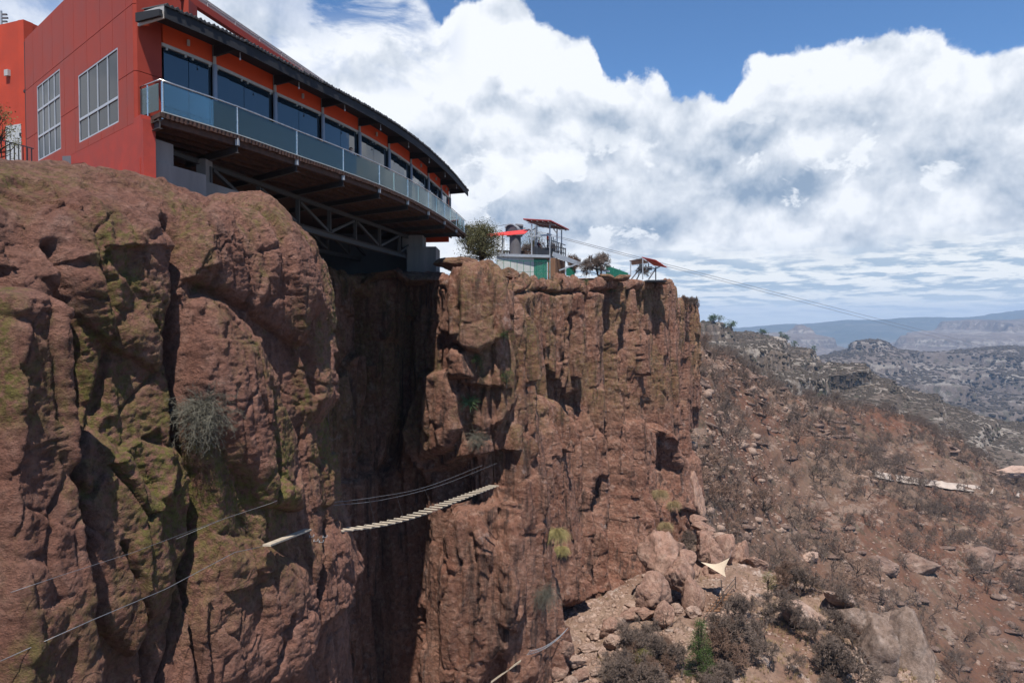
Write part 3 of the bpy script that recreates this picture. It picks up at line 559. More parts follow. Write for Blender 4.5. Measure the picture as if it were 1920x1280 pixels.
# ------------------------------------------------------------------ mesh collector
def wloc(o):
    v = Vector((0, 0, 0))
    while o is not None: v += Vector(o.location); o = o.parent
    return v
class MB:
    def __init__(s): s.v = []; s.f = []
    def add(s, vs, fs):
        n = len(s.v); s.v += [tuple(v) for v in vs]; s.f += [[n+i for i in f] for f in fs]; return s
    def hexa(s, a, b, c, d, e, f, g_, h):       # bottom a b c d, top e f g h
        return s.add([a, b, c, d, e, f, g_, h], [(3,2,1,0), (4,5,6,7), (0,1,5,4), (1,2,6,5), (2,3,7,6), (3,0,4,7)])
    def box(s, x0, x1, y0, y1, z0, z1):
        return s.hexa((x0,y0,z0), (x1,y0,z0), (x1,y1,z0), (x0,y1,z0), (x0,y0,z1), (x1,y0,z1), (x1,y1,z1), (x0,y1,z1))
    def beam(s, p, q, w, h, up=(0, 0, 1)):
        p, q = Vector(p), Vector(q); t = (q-p).normalized(); up = Vector(up)
        if abs(t.dot(up)) > 0.98: up = Vector((0, 1, 0))
        r = t.cross(up).normalized()*w/2; u = r.cross(t).normalized()*h/2
        return s.hexa(p-r-u, p+r-u, q+r-u, q-r-u, p-r+u, p+r+u, q+r+u, q-r+u)
    def ibeam(s, p, q, w, h, t=0.025):
        p, q = Vector(p), Vector(q); dz_ = Vector((0, 0, h/2-t/2))
        s.beam(p+dz_, q+dz_, w, t); s.beam(p-dz_, q-dz_, w, t); return s.beam(p, q, t, h-2*t-0.004)
    def tube(s, p, q, r, n=8, r2=None):
        p, q = Vector(p), Vector(q); r2 = r if r2 is None else r2; t = (q-p).normalized()
        a = t.orthogonal().normalized(); b = t.cross(a); vs = []
        for c, rr in ((p, r), (q, r2)):
            for k in range(n): vs.append(c+(a*math.cos(2*math.pi*k/n)+b*math.sin(2*math.pi*k/n))*rr)
        return s.add(vs, [(k, (k+1) % n, n+(k+1) % n, n+k) for k in range(n)]+[tuple(range(n-1, -1, -1)), tuple(range(n, 2*n))])
    def path(s, pts, r, n=6):
        pts = [Vector(p) for p in pts]; vs = []; fs = []; a = None
        for i, p in enumerate(pts):
            t = (pts[min(i+1, len(pts)-1)]-pts[max(i-1, 0)]).normalized(); a = (t.orthogonal() if a is None else a-t*a.dot(t)).normalized(); b = t.cross(a)
            rr = r[i] if isinstance(r, (list, tuple)) else r
            vs += [p+(a*math.cos(2*math.pi*k/n)+b*math.sin(2*math.pi*k/n))*rr for k in range(n)]
            if i: o = (i-1)*n; fs += [(o+k, o+(k+1) % n, o+n+(k+1) % n, o+n+k) for k in range(n)]
        m_ = len(vs)-n
        return s.add(vs, fs+[tuple(range(n-1, -1, -1)), tuple(range(m_, m_+n))])
    def prism(s, pts, off):
        """closed outline extruded by the vector off"""
        n = len(pts); off = Vector(off); a = [Vector(p) for p in pts]
        return s.add(a+[p+off for p in a], [tuple(range(n-1, -1, -1)), tuple(range(n, 2*n))]+[(k, (k+1) % n, n+(k+1) % n, n+k) for k in range(n)])
    def wall(s, p, q, z0, z1, th, zq0=None, zq1=None):
        """upright slab between plan points p and q; thickness th to the left of p->q"""
        p, q = Vector((p[0], p[1], 0)), Vector((q[0], q[1], 0)); t = (q-p).normalized(); nn = Vector((-t.y, t.x, 0))*th; Z = lambda v, z: Vector((v.x, v.y, z))
        zq0 = z0 if zq0 is None else zq0; zq1 = z1 if zq1 is None else zq1
        return s.hexa(Z(p, z0), Z(q, zq0), Z(q+nn, zq0), Z(p+nn, z0), Z(p, z1), Z(q, zq1), Z(q+nn, zq1), Z(p+nn, z1))
    def build(s, name, m, parent=None, label=None, smooth=False):
        L = wloc(parent) if parent else Vector((0, 0, 0)); me = bpy.data.meshes.new(name)
        me.from_pydata([(a-L.x, b-L.y, c-L.z) for a, b, c in s.v], [], s.f); me.update()
        bmm = bmesh.new(); bmm.from_mesh(me); bmesh.ops.recalc_face_normals(bmm, faces=bmm.faces); bmm.to_mesh(me); bmm.free()
        if smooth: me.polygons.foreach_set('use_smooth', [True]*len(me.polygons))
        o = bpy.data.objects.new(name, me); C.objects.link(o); me.materials.append(m)
        if parent: o.parent = parent
        if label: o['label'] = label
        return o

M = {}
M['facade'] = simple('red_cladding', (0.30, 0.044, 0.026), 0.55, var=0.14, scale=0.8, spec=0.15)
M['plinth'] = simple('red_plaster', (0.34, 0.034, 0.018), 0.75, var=0.18, scale=1.5, bump=0.3)
M['orange'] = simple('orange_red_plaster', (0.60, 0.062, 0.010), 0.8, var=0.10, scale=1.2, bump=0.2)
M['brick'] = simple('brick_red_plaster', (0.42, 0.040, 0.013), 0.85, var=0.14, scale=0.7, bump=0.3)
M['seam'] = simple('dark_joint', (0.05, 0.012, 0.010), 0.9)
M['tile'] = simple('dark_roof_tile', (0.022, 0.020, 0.022), 0.8, var=0.5, scale=6, bump=0.6)
M['soffit'] = simple('black_timber', (0.012, 0.012, 0.015), 0.85, var=0.3)
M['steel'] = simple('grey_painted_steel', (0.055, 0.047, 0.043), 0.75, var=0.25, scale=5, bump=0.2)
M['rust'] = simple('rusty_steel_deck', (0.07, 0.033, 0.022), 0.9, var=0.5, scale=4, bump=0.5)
M['conc'] = simple('weathered_concrete', (0.22, 0.19, 0.17), 0.9, var=0.22, scale=1.3, bump=0.5, streak=True)
M['column'] = simple('blue_grey_column', (0.21, 0.235, 0.29), 0.5, var=0.08)
M['frame'] = simple('beige_frame', (0.42, 0.39, 0.36), 0.5, var=0.08)
M['alu'] = simple('grey_aluminium', (0.42, 0.44, 0.47), 0.4, metal=0.3, var=0.08)
M['inox'] = simple('stainless_steel', (0.62, 0.60, 0.57), 0.28, metal=0.9, var=0.06)
M['white'] = simple('white_paint', (0.42, 0.43, 0.40), 0.6, var=0.12)
M['black'] = simple('black_paint', (0.014, 0.014, 0.017), 0.5, var=0.2)
M['redroof'] = simple('red_sheet_roof', (0.60, 0.035, 0.022), 0.5, var=0.12, scale=1.0)
M['redunder'] = simple('oxide_red_underside', (0.15, 0.020, 0.016), 0.8, var=0.3, scale=2)
M['galv'] = simple('galvanised_steel', (0.36, 0.37, 0.38), 0.5, metal=0.4, var=0.15)
M['dgrey'] = simple('dark_grey_concrete', (0.115, 0.110, 0.120), 0.8, var=0.12, scale=1)
M['disc'] = simple('purple_grey_disc', (0.085, 0.062, 0.070), 0.6, var=0.12)
M['green'] = simple('green_sheet', (0.008, 0.13, 0.075), 0.55, var=0.25, scale=3)
M['timber'] = simple('brown_timber', (0.17, 0.085, 0.042), 0.8, var=0.4, scale=3, streak=True)
M['dwood'] = simple('dark_wood', (0.055, 0.026, 0.016), 0.8, var=0.4, scale=3)
M['plank'] = simple('sunbleached_plank', (0.36, 0.30, 0.23), 0.85, var=0.2, scale=6, bump=0.3)
M['cable'] = simple('steel_cable', (0.20, 0.20, 0.21), 0.5, metal=0.5)
M['sail'] = simple('beige_shade_cloth', (0.52, 0.42, 0.31), 0.9, var=0.06)
M['door'] = simple('pale_grey_door', (0.42, 0.42, 0.41), 0.6, var=0.06)
def glassy(name, col, rough=0.03, sp=0.9, ior=1.6):
    m, gg, b = mat(name); P = gg.node('ShaderNodeTexCoord').outputs['Object']
    bn = gg.node('ShaderNodeBump', None, Strength=0.12, Distance=0.02, Height=gg.noise(P, 1.1, 2))
    setp(gg, b, Base_Color=col, Roughness=rough, Specular_IOR_Level=sp, IOR=ior, Normal=bn.outputs[0]); return m
M['glass'] = glassy('dark_teal_window_glass', (0.010, 0.020, 0.030)); M['glass2'] = glassy('grey_window_glass', (0.012, 0.016, 0.022), 0.06, 0.35, 1.3)
def clear_glass():
    m, gg, b = mat('balustrade_glass'); gg.n.remove(b)
    fr = gg.node('ShaderNodeFresnel', None, IOR=1.5); tr = gg.node('ShaderNodeBsdfTransparent', None, Color=(0.72, 0.86, 0.87, 1)); gl = gg.node('ShaderNodeBsdfGlossy', None, Color=(0.9, 1, 1, 1), Roughness=0.04)
    mx = gg.node('ShaderNodeMixShader', None, _0=gg.m('MULTIPLY', fr.outputs[0], 1.0, clamp=True), _1=tr.outputs[0], _2=gl.outputs[0])
    df = gg.node('ShaderNodeBsdfDiffuse', None, Color=(0.55, 0.72, 0.72, 1)); m2_ = gg.node('ShaderNodeMixShader', None, _0=0.05, _1=mx.outputs[0], _2=df.outputs[0])
    gg.l.new(m2_.outputs[0], gg.n['Material Output'].inputs[0]); return m
M['rglass'] = clear_glass()

# ------------------------------------------------------------------ restaurant on the rim
RP = np.array([(-12.75,25.0),(-11.2,28.05),(-9.86,31.5),(-8.55,34.8),(-7.38,38.2),(-6.38,42.0),(-5.6,46.0),(-4.95,50.4),(-4.45,54.8),(-4.1,58.6)])
def rp(s, off=0.0):
    """point of the curved front at bay number s, off metres inwards"""
    def q(s):
        if s <= 0: return RP[0]+(RP[1]-RP[0])*s
        if s >= 9: return RP[9]+(RP[9]-RP[8])*(s-9)
        return cat_idx(RP, np.array([s]))[0]
    a = q(s); t = q(s+0.05)-q(s-0.05); t /= np.linalg.norm(t); v = Vector((a[0]-t[1]*off, a[1]+t[0]*off, 0))
    if off > 1.45:                                                          # stay behind the plane of the end wall
        k = (v-Vector((-14.1, 25.7, 0))).dot(Vector((-0.663, -0.749, 0)))+0.30
        if k > 0: v += Vector((0.663, 0.749, 0))*k
    return v
def strip(mb, s0, s1, off0, off1, z0, z1, n=3, zin=None):
    """curved slab following the front between two offsets; zin: (z0, z1) at the inner edge"""
    zi = zin or (z0, z1)
    for k in range(n):
        a, b = s0+(s1-s0)*k/n, s0+(s1-s0)*(k+1)/n
        P = [rp(a, off0), rp(b, off0), rp(b, off1), rp(a, off1)]; zz0 = (z0, z0, zi[0], zi[0]); zz1 = (z1, z1, zi[1], zi[1])
        mb.hexa(*[Vector((p.x, p.y, z)) for p, z in zip(P, zz0)], *[Vector((p.x, p.y, z)) for p, z in zip(P, zz1)])
    return mb
WO, DZ, HZ = 1.3, 7.65, 10.6
B = empty('restaurant_building', (-14, 32, 5), 'red restaurant building with a curved glass front cantilevered over the cliff edge', 'building')
F0, FD = Vector((-14.1, 25.7, 0)), Vector((-10.5, 9.3, 0)); FL = FD.length; FDn = FD/FL; FN = Vector((-FDn.y, FDn.x, 0))*-1      # near facade
if FN.y > 0: FN = -FN
def fac(px, py=None):
    """distance along the near facade (and height) seen at a picture point"""
    d = W(px, py if py is not None else 640, 1.0); A_ = np.array([[d.x, -FDn.x], [d.y, -FDn.y]]); k, u = np.linalg.solve(A_, [F0.x, F0.y]); return u, d.z*k
def fp(u, z, o=0.0): return F0+FDn*u+FN*o+Vector((0, 0, z))
def fbox(mb, u0, u1, z0, z1, o0, o1):
    return mb.hexa(fp(u0,z0,o1), fp(u1,z0,o1), fp(u1,z0,o0), fp(u0,z0,o0), fp(u0,z1,o1), fp(u1,z1,o1), fp(u1,z1,o0), fp(u0,z1,o0))
us = sorted({round(fac(x)[0], 2) for x in (258,245,220,197,172,148,129,108,90,72,57)}); us[0] = 0.0
zs_ = [7.45, 9.37, 11.84, 14.45]
wins = []
for (xr, xl, yt, yb, xm, rows, nc) in ((229, 155, 83, 226, 228, (178,), 4), (121, 78, 122, 276, 120, (173, 227), 4)):
    u0, u1 = fac(xr)[0], fac(xl)[0]; wins.append((u0, u1, fac(xm, yb)[1], fac(xm, yt)[1], [fac(xm, r)[1] for r in rows], nc))
mb = MB(); fbox(mb, -0.02, us[-1]+0.4, 4.6, 14.43, -0.35, -0.06)
mb.build('wall', M['seam'], B, 'red panelled end wall')
mb = MB(); gap = 0.014
for ia in range(len(us)-1):
    for iz in range(3):
        cells_ = [(us[ia]+gap, us[ia+1]-gap, zs_[iz]+gap, zs_[iz+1]-gap)]
        for (wu0, wu1, wz0, wz1, _, _) in wins:
            nxt = []
            for (a, b, c, d) in cells_:
                if b <= wu0 or a >= wu1 or d <= wz0 or c >= wz1: nxt.append((a, b, c, d)); continue
                if a < wu0: nxt.append((a, wu0, c, d))
                if b > wu1: nxt.append((wu1, b, c, d))
                A1, B1 = max(a, wu0), min(b, wu1)
                if c < wz0: nxt.append((A1, B1, c, wz0))
                if d > wz1: nxt.append((A1, B1, wz1, d))
            cells_ = nxt
        for (a, b, c, d) in cells_:
            if b-a > 0.03 and d-c > 0.03: fbox(mb, a, b, c, d, -0.055, 0.0)
mb.build('facade_cladding', M['facade'], B)
for (u0, u1, z0, z1, rows, nc) in wins:
    fr = MB(); t = 0.06
    fbox(fr, u0, u1, z0, z0+t, -0.05, -0.005); fbox(fr, u0, u1, z1-t, z1, -0.05, -0.005); fbox(fr, u0, u0+t, z0+t, z1-t, -0.05, -0.005); fbox(fr, u1-t, u1, z0+t, z1-t, -0.05, -0.005)
    for r in rows: fbox(fr, u0+t, u1-t, r-0.05, r+0.05, -0.05, 0.0)
    zz = [z0+t]+[q for r in sorted(rows) for q in (r-0.05, r+0.05)]+[z1-t]
    for k in range(1, nc):
        u = u0+(u1-u0)*k/nc
        for j in range(0, len(zz), 2): fbox(fr, u-0.03, u+0.03, zz[j], zz[j+1], -0.05, -0.008)
    wo = fr.build('window', M['alu'], B); gl = MB()
    for k in range(nc):
        a, b = u0+(u1-u0)*k/nc, u0+(u1-u0)*(k+1)/nc
        for j in range(0, len(zz), 2): fbox(gl, a+0.032, b-0.032, zz[j]+0.002, zz[j+1]-0.002, -0.054, -0.040)
    gl.build('pane', M['glass2'], wo)
# plinth: flush band below the cladding and a proud return under the balcony
mb = MB(); fbox(mb, -0.9, us[-1]-0.3, 4.3, 7.43, -0.4, 0.03)
fbox(mb, -0.62, 3.6, 4.0, 6.05, -0.5, 0.06); mb.build('plinth', M['plinth'], B)
mb = MB(); fbox(mb, -0.70, 0.02, 7.0, 7.62, -0.45, 0.02); mb.build('plinth', M['plinth'], B)
# corner pier between cladding and glass, its upper part rising past the eave
mb = MB(); c1, c2 = rp(0.02, WO+0.08), rp(0.29, WO); mb.wall((F0.x, F0.y), (c1.x, c1.y), 7.5, 9.36, 0.3); mb.wall((F0.x, F0.y), (c1.x, c1.y), 9.385, 11.83, 0.3); mb.wall((F0.x, F0.y), (c1.x, c1.y), 11.855, 14.45, 0.3)
mb.wall((c1.x, c1.y), (c2.x, c2.y), 7.65, 9.36, 0.3); mb.wall((c1.x, c1.y), (c2.x, c2.y), 9.385, 11.6, 0.3); mb.build('corner_pier', M['facade'], B)
mb = MB(); c3 = rp(0.55, WO); mb.wall((c1.x, c1.y), (c3.x, c3.y), 11.6, 14.45, 0.3, zq1=12.6); mb.build('parapet', M['facade'], B)
# brick red annexe at the left
an = MB(); an.wall((-31, 38.7), (-26.05, 36.85), 4.0, 16.15, 0.5); an.wall((-26.05, 36.85), (-25.3, 39.5), 4.0, 16.15, 0.4)
an.build('annexe_wall', M['brick'], B)
def onann(px, py):
    d = W(px, py, 1.0); p, q = Vector((-31, 38.7, 0)), Vector((-26.05, 36.85, 0)); t = q-p
    A_ = np.array([[d.x, -t.x], [d.y, -t.y]]); k, u = np.linalg.solve(A_, [p.x, p.y]); return u, d.z*k
def annbox(mb, px0, px1, py0, py1, o, ref=None):
    u0, z1 = onann(px0, py0); u1, z0 = onann(px1, py1); p, q = Vector((-31, 38.7, 0)), Vector((-26.05, 36.85, 0)); t = q-p; nn = Vector((t.y, -t.x, 0)).normalized()
    a, b = p+t*u0, p+t*u1; e = nn*o; f = nn*-0.02; Z = lambda v, z: Vector((v.x, v.y, z))
    return mb.hexa(Z(a+e, z0), Z(b+e, z0), Z(b+f, z0), Z(a+f, z0), Z(a+e, z1), Z(b+e, z1), Z(b+f, z1), Z(a+f, z1))
dr = annbox(MB(), 12, 42, 237, 306, 0.05).build('door', M['door'], B); annbox(MB(), 39, 41, 250, 256, 0.09).build('handle', M['black'], dr)
lt = annbox(MB(), 13, 20, 133, 143, 0.16).build('wall_lamp', M['frame'], B)
# curved front: head rail, orange band, glazing, columns
for i in range(9):
    s0 = 0.29 if i == 0 else float(i); s1 = float(i+1)
    strip(MB(), s0+0.015, s1-0.015, WO-0.02, WO+0.25, HZ+0.13, 11.62, 4).build('orange_band', M['orange'], B)
    f = strip(MB(), s0, s1, WO-0.05, WO+0.12, HZ, HZ+0.125, 4).build('window', M['frame'], B)
    mid = (s0+s1)/2
    for a, b in ((s0+0.03, mid-0.004), (mid+0.004, s1-0.03)): strip(MB(), a, b, WO+0.02, WO+0.05, DZ+0.02, HZ-0.004, 2).build('pane', M['glass'], f)
    for a in (s0+0.06, mid-0.05, mid+0.05, s1-0.06): p = rp(a, WO-0.03); MB().box(p.x-0.03, p.x+0.03, p.y-0.03, p.y+0.03, HZ-0.10, HZ-0.004).build('clamp', M['white'], f)
    p = rp(i+1, WO-0.10); MB().tube((p.x, p.y, DZ), (p.x, p.y, HZ+0.05), 0.095, 14).build('column', M['column'], B, smooth=False)
    MB().box(p.x-0.05, p.x+0.05, p.y-0.05, p.y+0.05, HZ+0.055, 11.5).build('column_head', M['frame'], B)
    if i % 2 == 0 or i == 7:
        p = rp(i+0.55 if i else 0.62, WO-0.10); MB().tube((p.x, p.y, 10.98), (p.x, p.y, 11.20), 0.06, 10).build('wall_lamp', M['frame'], B)
e0, e1 = rp(9.0, WO), rp(9.3, WO+15); MB().wall((e0.x, e0.y), (e1.x, e1.y), 6.9, 11.5, 0.3).build('wall', M['orange'], B, 'orange red end wall')
hb_ = rp(9.1, 3.0); MB().box(hb_.x-0.9, hb_.x+0.9, hb_.y-1, hb_.y+1, 11.6, 13.9).build('roof_box', M['plinth'], B)
# back wall inside and floor, so the building is closed
mb = MB(); strip(mb, 0.3, 9.0, 7.5, 7.7, DZ, 11.5, 9); mb.build('back_wall', M['brick'], B)
# roof: shallow slope, soffit, fascia, brackets, tiles
rf = strip(MB(), 0.03, 9.35, -0.12, 17.0, 11.40, 11.52, 46, zin=(12.2, 12.32)).build('roof', M['soffit'], B)
strip(MB(), 0.03, 9.35, -0.16, -0.10, 11.02, 11.40, 46).build('fascia', M['soffit'], rf)
strip(MB(), 0.04, 9.34, 0.02, WO-0.03, 11.30, 11.36, 46, zin=(11.44, 11.50)).build('soffit', M['soffit'], rf)
tl = MB(); k = 0.03; rndt = random.Random(3)
while k < 9.33:
    a, b = k, k+0.052; h = 11.53+rndt.uniform(-0.012, 0.02); o_ = -0.22+rndt.uniform(-0.03, 0.03)
    P = [rp(a, o_), rp(b, o_), rp(b, 1.2), rp(a, 1.2)]; m_ = (P[0]+P[1])/2; mi = (P[2]+P[3])/2; Z = lambda v, z: Vector((v.x, v.y, z))
    tl.add([Z(P[0], h-0.04), Z(m_, h+0.05), Z(P[1], h-0.04), Z(P[3], h+0.07), Z(mi, h+0.16), Z(P[2], h+0.07), Z(P[0], h-0.09), Z(P[1], h-0.09)], [(0,1,4,3), (1,2,5,4), (0,6,7,2,1), (6,0,3), (7,5,2)]); k += 0.058
tl.build('roof_tiles', M['tile'], rf)
g0, g1 = rp(0.03, -0.12), rp(0.03, WO+0.1); MB().wall((g0.x, g0.y), (g1.x, g1.y), 11.02, 11.50, -0.05).build('fascia', M['frame'], rf, 'pale end board of the eave')
for i in range(0, 10):
    a, b = rp(i, -0.08), rp(i, WO-0.03); sd_ = (rp(i+0.05)-rp(i-0.05)).normalized()*0.06; Z = lambda v, z: Vector((v.x, v.y, z))
    MB().hexa(Z(a-sd_, 11.06), Z(a+sd_, 11.06), Z(b+sd_, 10.98 if i else 11.1), Z(b-sd_, 10.98 if i else 11.1), Z(a-sd_, 11.295), Z(a+sd_, 11.295), Z(b+sd_, 11.43), Z(b-sd_, 11.43)).build('bracket', M['soffit'], B)
    if 0 < i < 9:
        c_ = rp(i+0.06, 0.02); lm = MB().tube((c_.x, c_.y, 10.80), (c_.x, c_.y, 11.05), 0.012, 6); lm.tube((c_.x, c_.y, 10.74), (c_.x, c_.y, 10.82), 0.035, 8); lm.build('pendant_lamp', M['frame'], B)
# roof terrace beam and guard
tb = lambda Y, z: Vector((-14.0+0.242*(Y-29), Y, z))
tp = MB().beam(tb(26.5, 13.83), tb(48, 13.83), 0.25, 0.30).build('terrace_beam', M['facade'], B)
mb = MB(); mb.beam(tb(26.5, 14.30), tb(48, 14.30), 0.05, 0.05)
for k in range(12): y = 27+k*1.9; mb.beam(tb(y, 13.985), tb(y, 14.27), 0.04, 0.04, (0, 1, 0))
gr = mb.build('guard_rail', M['frame'], B)
pm, pgg, pb = mat('rose_screen'); setp(pgg, pb, Base_Color=(0.26, 0.13, 0.11), Roughness=0.5, Alpha=0.75); MB().beam(tb(26.5, 14.12), tb(48, 14.12), 0.012, 0.25).build('screen', pm, gr)
MB().box(tb(29.6, 0).x-0.2, tb(29.6, 0).x+0.2, 29.2, 30.0, 11.9, 13.67).build('terrace_post', M['facade'], B)
MB().beam(tb(29.3, 13.5), Vector((-15.6, 28.6, 13.5)), 0.12, 0.14).build('terrace_beam', M['plinth'], B)
# deck
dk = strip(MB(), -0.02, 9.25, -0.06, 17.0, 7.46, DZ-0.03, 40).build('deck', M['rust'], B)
strip(MB(), 0, 9.2, -0.09, -0.02, DZ-0.022, DZ+0.012, 40).build('edge_trim', M['white'], dk)
mb = MB(); k = 0.0; rndt = random.Random(5)
while k < 9.2:
    a = rp(k, -0.09); b = rp(k+0.028, -0.09); c_ = rp(k+0.028, 0.06); d_ = rp(k, 0.06); zb_ = 7.47-rndt.uniform(0, 0.05); Z = lambda v, z: Vector((v.x, v.y, z))
    mb.hexa(Z(a, zb_), Z(b, zb_), Z(c_, zb_), Z(d_, zb_), Z(a, 7.61), Z(b, 7.61), Z(c_, 7.61), Z(d_, 7.61)); k += 0.055
mb.build('corrugated_edge', M['rust'], dk)
mb = MB()
for o_ in (0.5, 1.2, 1.9, 2.7, 3.6, 4.5, 5.5): strip(mb, 0.0, 9.2, o_, o_+0.07, 7.30, 7.455, 30)
mb.build('purlin', M['rust'], dk)
strip(MB(), 0.0, 9.2, 0.10, 0.18, 7.22, 7.455, 40).build('edge_beam', M['rust'], dk)
# truss and cross beams
TP = [(-12.95,29.4),(-12.45,33.7),(-11.65,37.3),(-10.9,40.9),(-10.2,44.6),(-9.35,48.3),(-8.6,52.3),(-8.0,56.0)]; TZ = 5.2
for i in range(1, 9):
    a = rp(i, 0.0); b = Vector((*TP[i-1], 0)); c_ = b+(b-a)*0.9
    MB().ibeam((a.x, a.y, 7.06), (c_.x, c_.y, 7.06), 0.16, 0.30).build('cross_beam', M['steel'], B)
    MB().box(a.x-0.07, a.x+0.07, a.y-0.07, a.y+0.07, 7.215, 7.50).build('bracket', M['galv'], B)
a = rp(0, 0.05); MB().ibeam((a.x, a.y, 7.2), (a.x-1.6, a.y+1.4, 7.2), 0.16, 0.30).build('cross_beam', M['steel'], B)
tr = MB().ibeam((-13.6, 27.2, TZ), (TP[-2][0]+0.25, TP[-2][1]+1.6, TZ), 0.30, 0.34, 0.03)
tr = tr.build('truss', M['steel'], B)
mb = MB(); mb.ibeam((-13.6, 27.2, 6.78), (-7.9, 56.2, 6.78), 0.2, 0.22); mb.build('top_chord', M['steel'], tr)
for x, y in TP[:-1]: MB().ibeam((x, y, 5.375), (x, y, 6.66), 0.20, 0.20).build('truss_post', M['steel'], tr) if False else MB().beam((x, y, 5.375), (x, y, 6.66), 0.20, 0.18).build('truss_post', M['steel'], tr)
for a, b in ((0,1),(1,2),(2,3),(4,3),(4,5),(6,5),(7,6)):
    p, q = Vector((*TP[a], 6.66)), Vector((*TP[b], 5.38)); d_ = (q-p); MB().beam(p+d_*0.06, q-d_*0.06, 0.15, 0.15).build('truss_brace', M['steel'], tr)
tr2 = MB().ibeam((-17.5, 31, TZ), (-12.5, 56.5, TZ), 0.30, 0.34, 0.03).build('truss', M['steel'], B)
for k in range(7):
    p = Vector((-17.2+k*0.72, 32+k*3.7, 6.7)); q = p+Vector((0.72, 3.7, -1.3)); MB().beam(p, q, 0.15, 0.15).build('truss_brace', M['steel'], tr2); MB().beam(p, (p.x, p.y, 5.38), 0.2, 0.18).build('truss_post', M['steel'], tr2)
# concrete feet
MB().hexa((-13.35,25.55,3.6),(-12.45,27.95,3.6),(-12.85,28.1,3.6),(-13.75,25.7,3.6),(-13.35,25.55,6.04),(-12.45,27.95,6.00),(-12.85,28.1,6.00),(-13.75,25.7,6.04)).build('footing', M['conc'], B)
MB().hexa((-13.45,25.62,6.045),(-13.05,26.5,6.045),(-13.45,26.7,6.045),(-13.8,25.8,6.045),(-13.45,25.62,6.9),(-13.05,26.5,6.85),(-13.45,26.7,6.85),(-13.8,25.8,6.9)).build('footing', M['conc'], B)
MB().hexa((-12.95,28.6,3.6),(-12.15,31.0,3.6),(-12.6,31.2,3.6),(-13.4,28.8,3.6),(-12.95,28.6,5.95),(-12.15,31.0,5.85),(-12.6,31.2,5.85),(-13.4,28.8,5.95)).build('footing', M['conc'], B)
MB().box(-13.3, -12.9, 28.95, 29.6, 5.96, 6.9).build('footing', M['conc'], B)
MB().box(-8.3, -6.0, 54.0, 57.0, 2.8, 6.0).build('footing', M['conc'], B); MB().box(-8.7, -7.1, 54.4, 56.6, 6.002, 6.95).build('footing', M['conc'], B)
MB().box(-24, -8.72, 57.2, 58.0, 2.5, 7.4).build('foundation_wall', M['dgrey'], B); MB().wall((-16.0, 57.1), (-19.5, 30.5), 2.5, 7.4, -0.5).build('foundation_wall', M['dgrey'], B)
# balustrade
bl = MB()
pts = [rp(0.0)+Vector((-1.45, 0.97, 0))]+[rp(k*0.25) for k in range(0, 38)]
bl.path([(p.x, p.y, 8.80) for p in pts], 0.032, 8); bl = bl.build('balustrade', M['inox'], B, smooth=True)
for i in range(10):
    p = rp(i if i else 0.02); MB().box(p.x-0.03, p.x+0.03, p.y-0.02, p.y+0.02, 7.40, 8.765).build('baluster', M['inox'], bl)
    if i < 9:
        nn = 2 if i > 3 else 1
        for k in range(nn): strip(MB(), i+k/nn+0.012, i+(k+1)/nn-0.008, -0.006, 0.006, 7.70, 8.72, 3).build('glass_panel', M['rglass'], bl)
p, q = rp(0), rp(0)+Vector((-1.45, 0.97, 0)); MB().wall((p.x-0.1, p.y+0.07), (q.x, q.y), 7.72, 8.70, 0.012).build('glass_panel', M['rglass'], bl)
for k in (0.5, 0.95): c_ = p+(q-p)*k; MB().box(c_.x-0.02, c_.x+0.02, c_.y-0.02, c_.y+0.02, 7.6, 8.765).build('baluster', M['inox'], bl)

# antenna and terrace fence left of the building
an = empty('antenna', W(5, 52, 40), 'small grey antenna mast above the brick red wall at the far left', 'antenna')
a = W(3, 60, 40); mb = MB().beam(a, a+Vector((0, 0, 1.2)), 0.08, 0.08); mb.build('mast', M['galv'], an)
mb = MB()
for k in range(4): mb.box(a.x+0.05, a.x+0.38-0.05*(k % 2), a.y-0.05, a.y+0.05, a.z+0.35+k*0.2, a.z+0.43+k*0.2)
mb.build('rack', M['dgrey'], an)
fn = empty('fence', W(30, 300, 31), 'black metal handrail fence in front of the pale door', 'fence')
a, b = W(-60, 246, 30), W(63, 279, 30.6); mb = MB().beam(a, b, 0.04, 0.05); mb.build('handrail', M['black'], fn)
mb = MB()
for k in range(15): p = a+(b-a)*(k+0.5)/15; mb.beam(p-Vector((0, 0, 0.03)), p-Vector((0, 0, 1.1)), 0.035, 0.035)
mb.build('balusters', M['black'], fn)

# ------------------------------------------------------------------ zip line station on the rim
def w(px, py, Y=76.0): return W(px, py, Y)
ST = empty('zip_line_station', w(1000, 505, 78), 'raised zip line launch platform with a red sheet canopy on posts', 'platform')
Zd = w(1000, 478).z
# deck slab from left (932,487) to the corner (1031,474), running back
L0, L1 = w(930, 489, 74.5), w(1031, 477, 76.0); BK = Vector((1.5, 6, 0)); sl = MB()
L0.z = L1.z = Zd
sl.hexa(L0-Vector((0,0,0.3)), L1-Vector((0,0,0.3)), L1+BK-Vector((0,0,0.3)), L0+BK-Vector((0,0,0.3)), L0, L1, L1+BK, L0+BK); sl.build('deck', M['galv'], ST)
gz = w(1000, 512).z-1.8
mb = MB().wall((L0.x+0.1, L0.y+0.15), (w(1001, 500, 76.1).x, 76.0), gz, Zd-0.31, 0.2); mb.build('wall', M['white'], ST, 'white painted panel wall under the deck')
for k, (xa, xb) in enumerate(((1001, 1026),)):
    a, b = w(xa, 500, 76), w(xb, 500, 76.2); mb = MB()
    n = 14
    for j in range(n): p = a+(b-a)*j/n; q = a+(b-a)*(j+0.9)/n; mb.wall((p.x, p.y), (q.x, q.y), gz, Zd-0.42, 0.04)
    mb.build('green_panel', M['green'], ST)
